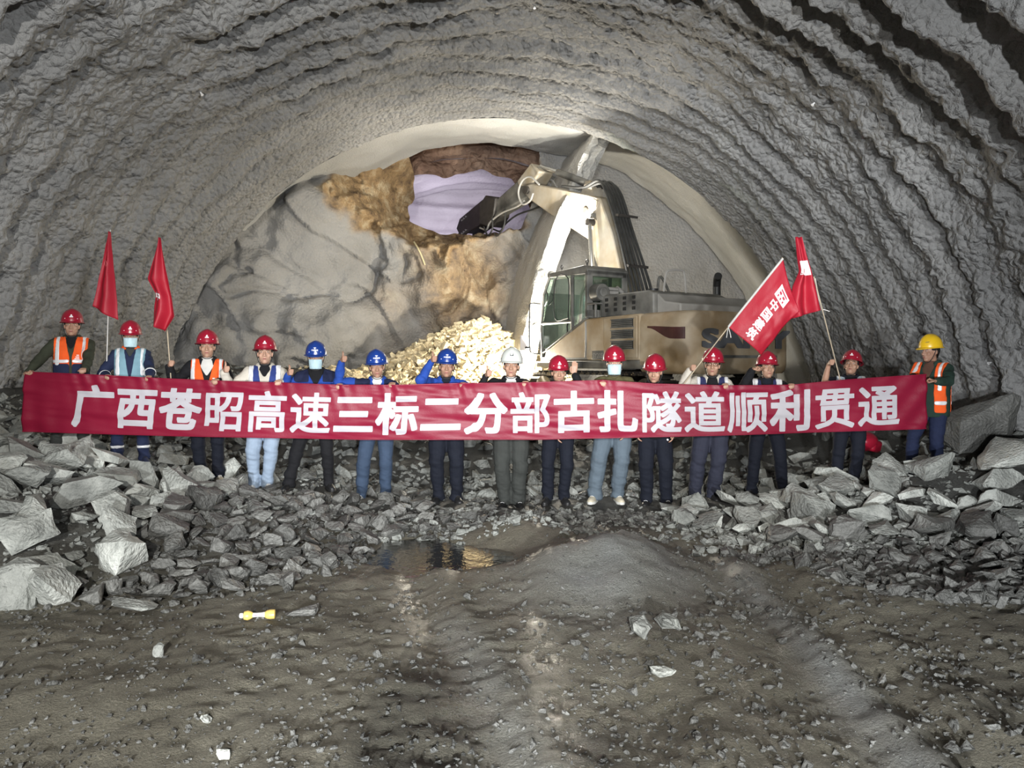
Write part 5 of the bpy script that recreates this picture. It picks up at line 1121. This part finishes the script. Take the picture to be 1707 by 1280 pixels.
# battery box, fan drum and grille cage outside the rear window
e = MB(); e.box((-.16, .92, 2.27), (.20, .34, .62)); bx = xp('filter_box', e, GRAYP, cf, bevel=.03)
e = MB(); 
for k in range(7): e.box((-.268, .92, 2.06+.075*k), (.008, .25, .018))
e.box((-.27, .92, 2.28), (.012, .27, .008)); xp('filter_grille', e, EG, bx, smooth=False)
e = MB(); e.cyl((-.10, 1.22, 2.46), (-.34, 1.22, 2.46), .175, .165, 26); e.cyl((-.34, 1.22, 2.46), (-.37, 1.22, 2.46), .10, .09, 20); xp('intake_drum', e, EG, cf, bevel=.02)
e = MB(); e.box((-.20, 1.22, 2.24), (.24, .42, .03)); e.cyl((-.2, 1.30, 1.98), (-.2, 1.30, 2.24), .03, None, 10); xp('drum_bracket', e, EG, cf)
e = MB(); e.tube(spline([(-.16, .74, 2.58), (-.15, .60, 2.50), (-.15, .52, 2.30), (-.15, .50, 2.05)], 5), .045, 10); xp('intake_hose', e, GRAYP, cf)
for x_, z_ in ((.15, 3.02), (1.0, 3.0)):
    e = MB(); e.cyl((x_, CYb-.12, z_-.02), (x_, CYb-.12, z_+.05), .016, None, 8); P_ = [(x_+.035*math.cos(t), CYb-.12, z_+.085+.035*math.sin(t)) for t in np.linspace(0, 2*PI, 14)]; e.tube(P_, .010, 6); xp('lifting_eye', e, DK, cf)
e = MB(); e.cyl((1.36, 1.22, 2.95), (1.42, 1.22, 2.95), .085, .095, 18); e.cyl((1.3, 1.22, 2.95), (1.36, 1.22, 2.95), .03, .085, 18); wl = xp('work_lamp', e, EG, cf)
e = MB(); e.cyl((1.421, 1.22, 2.95), (1.428, 1.22, 2.95), .08, None, 18); xp('lens', e, mat('clear_lens', (.7, .7, .68), .15, 0, 0), wl)
e = MB(); e.tube(spline([(1.60, 1.38, 2.35), (1.78, 1.50, 2.36), (1.80, 1.52, 2.2), (1.80, 1.52, 1.45), (1.74, 1.48, 1.30), (1.60, 1.38, 1.28)], 5), .016, 8); ma = xp('mirror_arm', e, DK)
e = MB(); e.box((1.86, 1.62, 1.52), (.035, .20, .34)); mr_ = xp('mirror', e, MIR, ma, bevel=.03)
e = MB(); e.cyl((1.80, 1.52, 1.42), (1.86, 1.60, 1.42), .025, None, 8); xp('mirror_joint', e, DK, ma)
# boom: bent box section seen from behind and from its left side
by, bw = -.10, .24
BO = [(.02, 1.35), (.38, 1.25), (1.00, 2.7), (1.50, 3.80), (2.35, 4.28), (3.45, 4.95), (3.72, 5.16), (3.70, 5.36), (3.40, 5.36), (2.35, 5.06), (1.50, 4.80), (1.12, 4.66), (.72, 3.85), (.30, 2.6)]
b = MB(); b.prism(BO, by-bw, by+bw); boom = xp('boom', b, EB, bevel=.03)
e = MB(); e.prism([(1.14, 4.60), (1.50, 3.90), (1.66, 4.00), (1.36, 4.70)], by-bw-.012, by+bw+.012); xp('bend_plate', e, EB, boom, bevel=.01)
e = MB(); e.cyl((1.55, by+bw, 4.45), (1.55, by+bw+.05, 4.45), .07, None, 16); xp('boom_pin', e, STEEL, boom)
for sy in (-1, 1):
    e = MB(); e.cyl((.95, by+sy*.42, 1.25), (1.12, by+sy*.42, 2.75), .085, None, 16); cy = xp('boom_cylinder', e, EG)
    e = MB(); e.cyl((1.12, by+sy*.42, 2.75), (1.28, by+sy*.40, 4.15), .05, None, 14); xp('cylinder_rod', e, CHR, cy); 
    e = MB(); e.cyl((1.28, by+sy*.30, 4.15), (1.28, by+sy*.47, 4.15), .08, None, 14); xp('cylinder_eye', e, STEEL, cy)
for k in range(6):
    o_ = -.20+.085*k
    P_ = [(-.12, by+o_*1.5, 2.0), (.10, by+o_*1.3, 2.75), (.56, by+o_, 3.9), (.92, by+o_, 4.72), (1.22, by+o_*.9, 5.02+.05*(k % 2)), (1.7, by+o_*.9, 5.0), (2.4, by+o_*.8, 5.14)]
    e = MB(); e.tube(spline(P_, 6), .030, 8); xp('hydraulic_hose', e, HOSE, boom)
e = MB(); 
for z_, x_ in ((3.1, .17), (4.2, .50)): e = MB(); e.box((x_+.02, by, z_), (.10, .54, .05), Matrix.Rotation(-.3, 3, 'Y')); xp('hose_clamp', e, STEEL, boom)
e = MB(); e.tube(spline([(-.10, by-.42, 2.2), (.05, by-.45, 2.65), (.02, by-.5, 2.9), (-.25, by-.5, 2.5), (-.3, by-.45, 2.2)], 5), .028, 8); xp('hose_guard', e, EG)
# arm, its cylinder, and the breaker at the end
ARM = [(3.38, 5.50), (3.30, 5.76), (3.52, 5.84), (3.90, 5.60), (5.35, 5.02), (5.42, 4.78), (5.20, 4.72), (3.78, 5.05), (3.52, 5.12)]
e = MB(); e.prism(ARM, by-.17, by+.17); arm = xp('arm', e, EG, bevel=.03)
e = MB(); e.prism([(3.15, 5.62), (3.40, 5.36), (3.95, 5.38), (4.02, 5.52), (3.48, 5.88)], by-.22, by+.22); xp('arm_bracket', e, EB, arm, bevel=.04)
e = MB(); e.cyl((3.58, by-.30, 5.22), (3.58, by+.30, 5.22), .10, None, 18); xp('arm_pin', e, STEEL, arm)
e = MB(); e.cyl((1.62, by, 5.05), (2.75, by, 5.55), .085, None, 16); cy = xp('arm_cylinder', e, EG)
e = MB(); e.cyl((2.75, by, 5.55), (3.36, by, 5.80), .05, None, 12); xp('cylinder_rod', e, CHR, cy)
e = MB(); e.prism([(1.45, 4.76), (1.85, 4.88), (1.70, 5.14), (1.55, 5.14)], by-.14, by+.14); xp('cylinder_lug', e, EB, cy)
for sy in (-1, 1):
    e = MB(); P_ = [(3.1, by+sy*.26, 5.28), (3.35, by+sy*.32, 5.50), (3.62, by+sy*.34, 5.46), (3.80, by+sy*.33, 5.18), (3.66, by+sy*.32, 4.88), (3.40, by+sy*.3, 4.92), (3.3, by+sy*.28, 5.1)]
    e.tube(spline(P_, 6), .024, 8); xp('hydraulic_hose', e, mat('pale_hose', (.36, .35, .33), .5, 0, .1, 5), arm)
    e = MB(); e.tube(spline([(3.6, by+sy*.30, 4.95), (3.95, by+sy*.26, 4.86), (4.6, by+sy*.24, 4.78), (5.1, by+sy*.24, 4.60), (5.3, by+sy*.22, 4.42), (5.6, by+sy*.22, 4.50)], 6), .024, 8); xp('hydraulic_hose', e, MATS['pale_hose'] if sy > 0 else HOSE, arm)
e = MB(); e.prism([(4.85, 5.22), (5.30, 5.35), (5.55, 5.15), (5.60, 4.60), (5.25, 4.50), (4.95, 4.75)], by-.26, by+.26); brk = xp('breaker_bracket', e, STEEL, bevel=.03)
e = MB(); e.prism([(5.45, 5.25), (6.55, 4.86), (6.72, 4.60), (6.50, 4.32), (5.45, 4.62)], by-.25, by-.19); e.prism([(5.45, 5.25), (6.55, 4.86), (6.72, 4.60), (6.50, 4.32), (5.45, 4.62)], by+.19, by+.25); e.prism([(5.5, 5.1), (6.5, 4.78), (6.5, 4.45), (5.5, 4.72)], by-.19, by+.19); xp('breaker_housing', e, mat('dark_violet_steel', (.040, .032, .038), .5, .2, .2, 5, .1, 30), bevel=.015)
for x_, z_ in ((6.32, 4.84), (6.42, 4.80), (6.22, 4.88), (6.32, 4.46), (6.42, 4.42), (6.22, 4.50)):
    e = MB(); e.cyl((x_, by+.25, z_), (x_, by+.275, z_), .032, None, 6); xp('bolt', e, CHR, brk)
e = MB(); e.cyl((6.55, by, 4.60), (7.15, by, 4.36), .07, None, 14); e.cyl((7.15, by, 4.36), (7.35, by, 4.28), .07, .015, 14); xp('chisel', e, STEEL, brk)
e = MB(); e.tube(spline([(5.0, by+.25, 4.72), (4.95, by+.28, 4.40), (5.15, by+.28, 4.25), (5.35, by+.27, 4.5)], 6), .022, 8); e.tube(spline([(4.5, by+.2, 4.85), (4.5, by+.24, 4.45), (4.75, by+.26, 4.2), (4.9, by+.26, 4.28)], 6), .022, 8); xp('hydraulic_hose', e, HOSE, brk)
# stretch of the boom and arm over the reach seen
for o in [q for q in bpy.data.objects if q.parent and (q.parent == ex or (q.parent.parent and q.parent.parent == ex))]:
    if o.type != 'MESH' or o.name.startswith(('boom_cylinder', 'track')): continue
    n = len(o.data.vertices); V = np.empty(n*3); o.data.vertices.foreach_get('co', V); V = V.reshape(-1, 3); k = (V[:, 2] > 3.9) & (V[:, 0] > 1.3); nx = 1.3+(V[:, 0]-1.3)*1.19
    V[:, 2] = np.where(k, V[:, 2]+(nx-1.3)*.06, V[:, 2]); V[:, 0] = np.where(k, nx, V[:, 0]); o.data.vertices.foreach_set('co', V.ravel()); o.data.update()
# boom lamp
e = MB(); e.box((1.30, by+bw+.07, 4.30), (.12, .10, .10)); bl = xp('work_lamp', e, EG, boom, bevel=.01)
e = MB(); e.cyl((1.36, by+bw+.07, 4.30), (1.375, by+bw+.07, 4.30), .04, None, 14); xp('lens', e, LENS, bl)
# ================================================================ litter
Y_, X_ = 5.0, 0
x, y = ray_ground(430, 1034); bt = empty('plastic_bottle', (x, y, gh(x, y)+.034), math.radians(9)); tag(bt, 'crushed yellow and white plastic bottle lying at the edge of the gravel', 'bottle')
YPL = mat('yellow_bottle', (.70, .50, .13), .35, 0, .08, 20, coat=.3); WPL = mat('white_label', (.68, .66, .60), .4, 0, .05, 30)
def lathe_x(mb, prof, squash=1, n=18):
    V = [(x_, r_*math.cos(t), r_*squash*math.sin(t)) for x_, r_ in prof for t in np.linspace(0, 2*PI, n, endpoint=False)]
    mb.add(V, [(k*n+i, k*n+(i+1) % n, (k+1)*n+(i+1) % n, (k+1)*n+i) for k in range(len(prof)-1) for i in range(n)]+[tuple(range(n))[::-1], tuple((len(prof)-1)*n+i for i in range(n))])
e = MB(); lathe_x(e, [(-.088, .016), (-.084, .030), (-.062, .036), (-.046, .030), (-.030, .018)], .85); e.build('bottle_end', YPL, bt); e = MB(); lathe_x(e, [(.042, .020), (.056, .032), (.075, .037), (.104, .036), (.108, .030)], .8); e.build('bottle_end', YPL, bt)
e = MB(); lathe_x(e, [(-.034, .019), (-.01, .0165), (.02, .0175), (.046, .022)], .8); lb = e.build('label', WPL, bt)
e = MB(); e.box((-.01, -.0185, .003), (.022, .002, .006)); e.box((.022, -.0195, .001), (.018, .002, .005)); e.build('label_print', mat('violet_print', (.25, .18, .35), .5, 0, 0), lb)
e = MB(); lathe_x(e, [(-.112, .013), (-.108, .016), (-.094, .016), (-.090, .012)], 1); e.build('cap', WHITE, bt)
x, y = 5.0, 10.6
p = W(1450, 738, 9.9); z = gh(p.x, p.y); rb = empty('hard_hat', (p.x, p.y, p.z-.13), .4); tag(rb, 'red plastic helmet lying on the rubble behind the banner at the right', 'helmet')
e = MB(); e.box((.02, 0, .10), (.22, .20, .16), Euler((.15, .2, .3)).to_matrix()); e.build('visor_shell', HATS['red'], rb, bevel=.035)
e = MB(); e.ell((-.06, .03, .15), (.17, .16, .13), None, 20, 12); e.build('shell', HATS['red'], rb)
from mathutils.bvhtree import BVHTree
LBVH = BVHTree.FromPolygons([v.co[:] for v in lin.data.vertices], [tuple(p.vertices) for p in lin.data.polygons])
# white thickness pegs in the shotcrete
for (u, v), lab in (((335, 155), 'small white peg in the upper left of the vault'), ((891, 10), 'small white peg at the crown of the vault'), ((1357, 172), 'small white peg in the upper right of the vault'), ((1652, 604), 'small pale bolt end low on the right tunnel wall')):
    hit = LBVH.ray_cast(Vector((0, 0, CZ)), Vector(((u-CX)/FPX, 1, -(v-HOR)/FPX)).normalized()); c, nn = hit[0], hit[1]
    if nn.y > 0: nn = -nn
    nn = (nn*.3+Vector((TX-c.x, 0, TZ-c.z)).normalized()).normalized()
    e = MB(); e.cyl(c-nn*.05, c+nn*.03, .012, None, 12); e.cyl(c+nn*.03, c+nn*.04, .022, None, 12); o = e.build('plastic_peg', WHITE); tag(o, lab, 'peg')
# pale hanging cable on the face below the opening
cb = []
for u, v in ((690, 404), (696, 414), (702, 426), (708, 442)):
    p = W(u, v, 19.6); i = int((p.x-gx[0])/.05); j = int((p.z-gz[0])/.05); cb.append((p.x*face_y[i, j]/19.6*.995, face_y[i, j]-.06, CZ+(p.z-CZ)*face_y[i, j]/19.6))
e = MB(); e.tube(spline(cb, 5), .022, 7); tag(e.build('cable', mat('pale_cable', (.55, .47, .28), .6, 0, .1), None), 'pale yellow cable hanging down the rock face from the opening', 'cable')
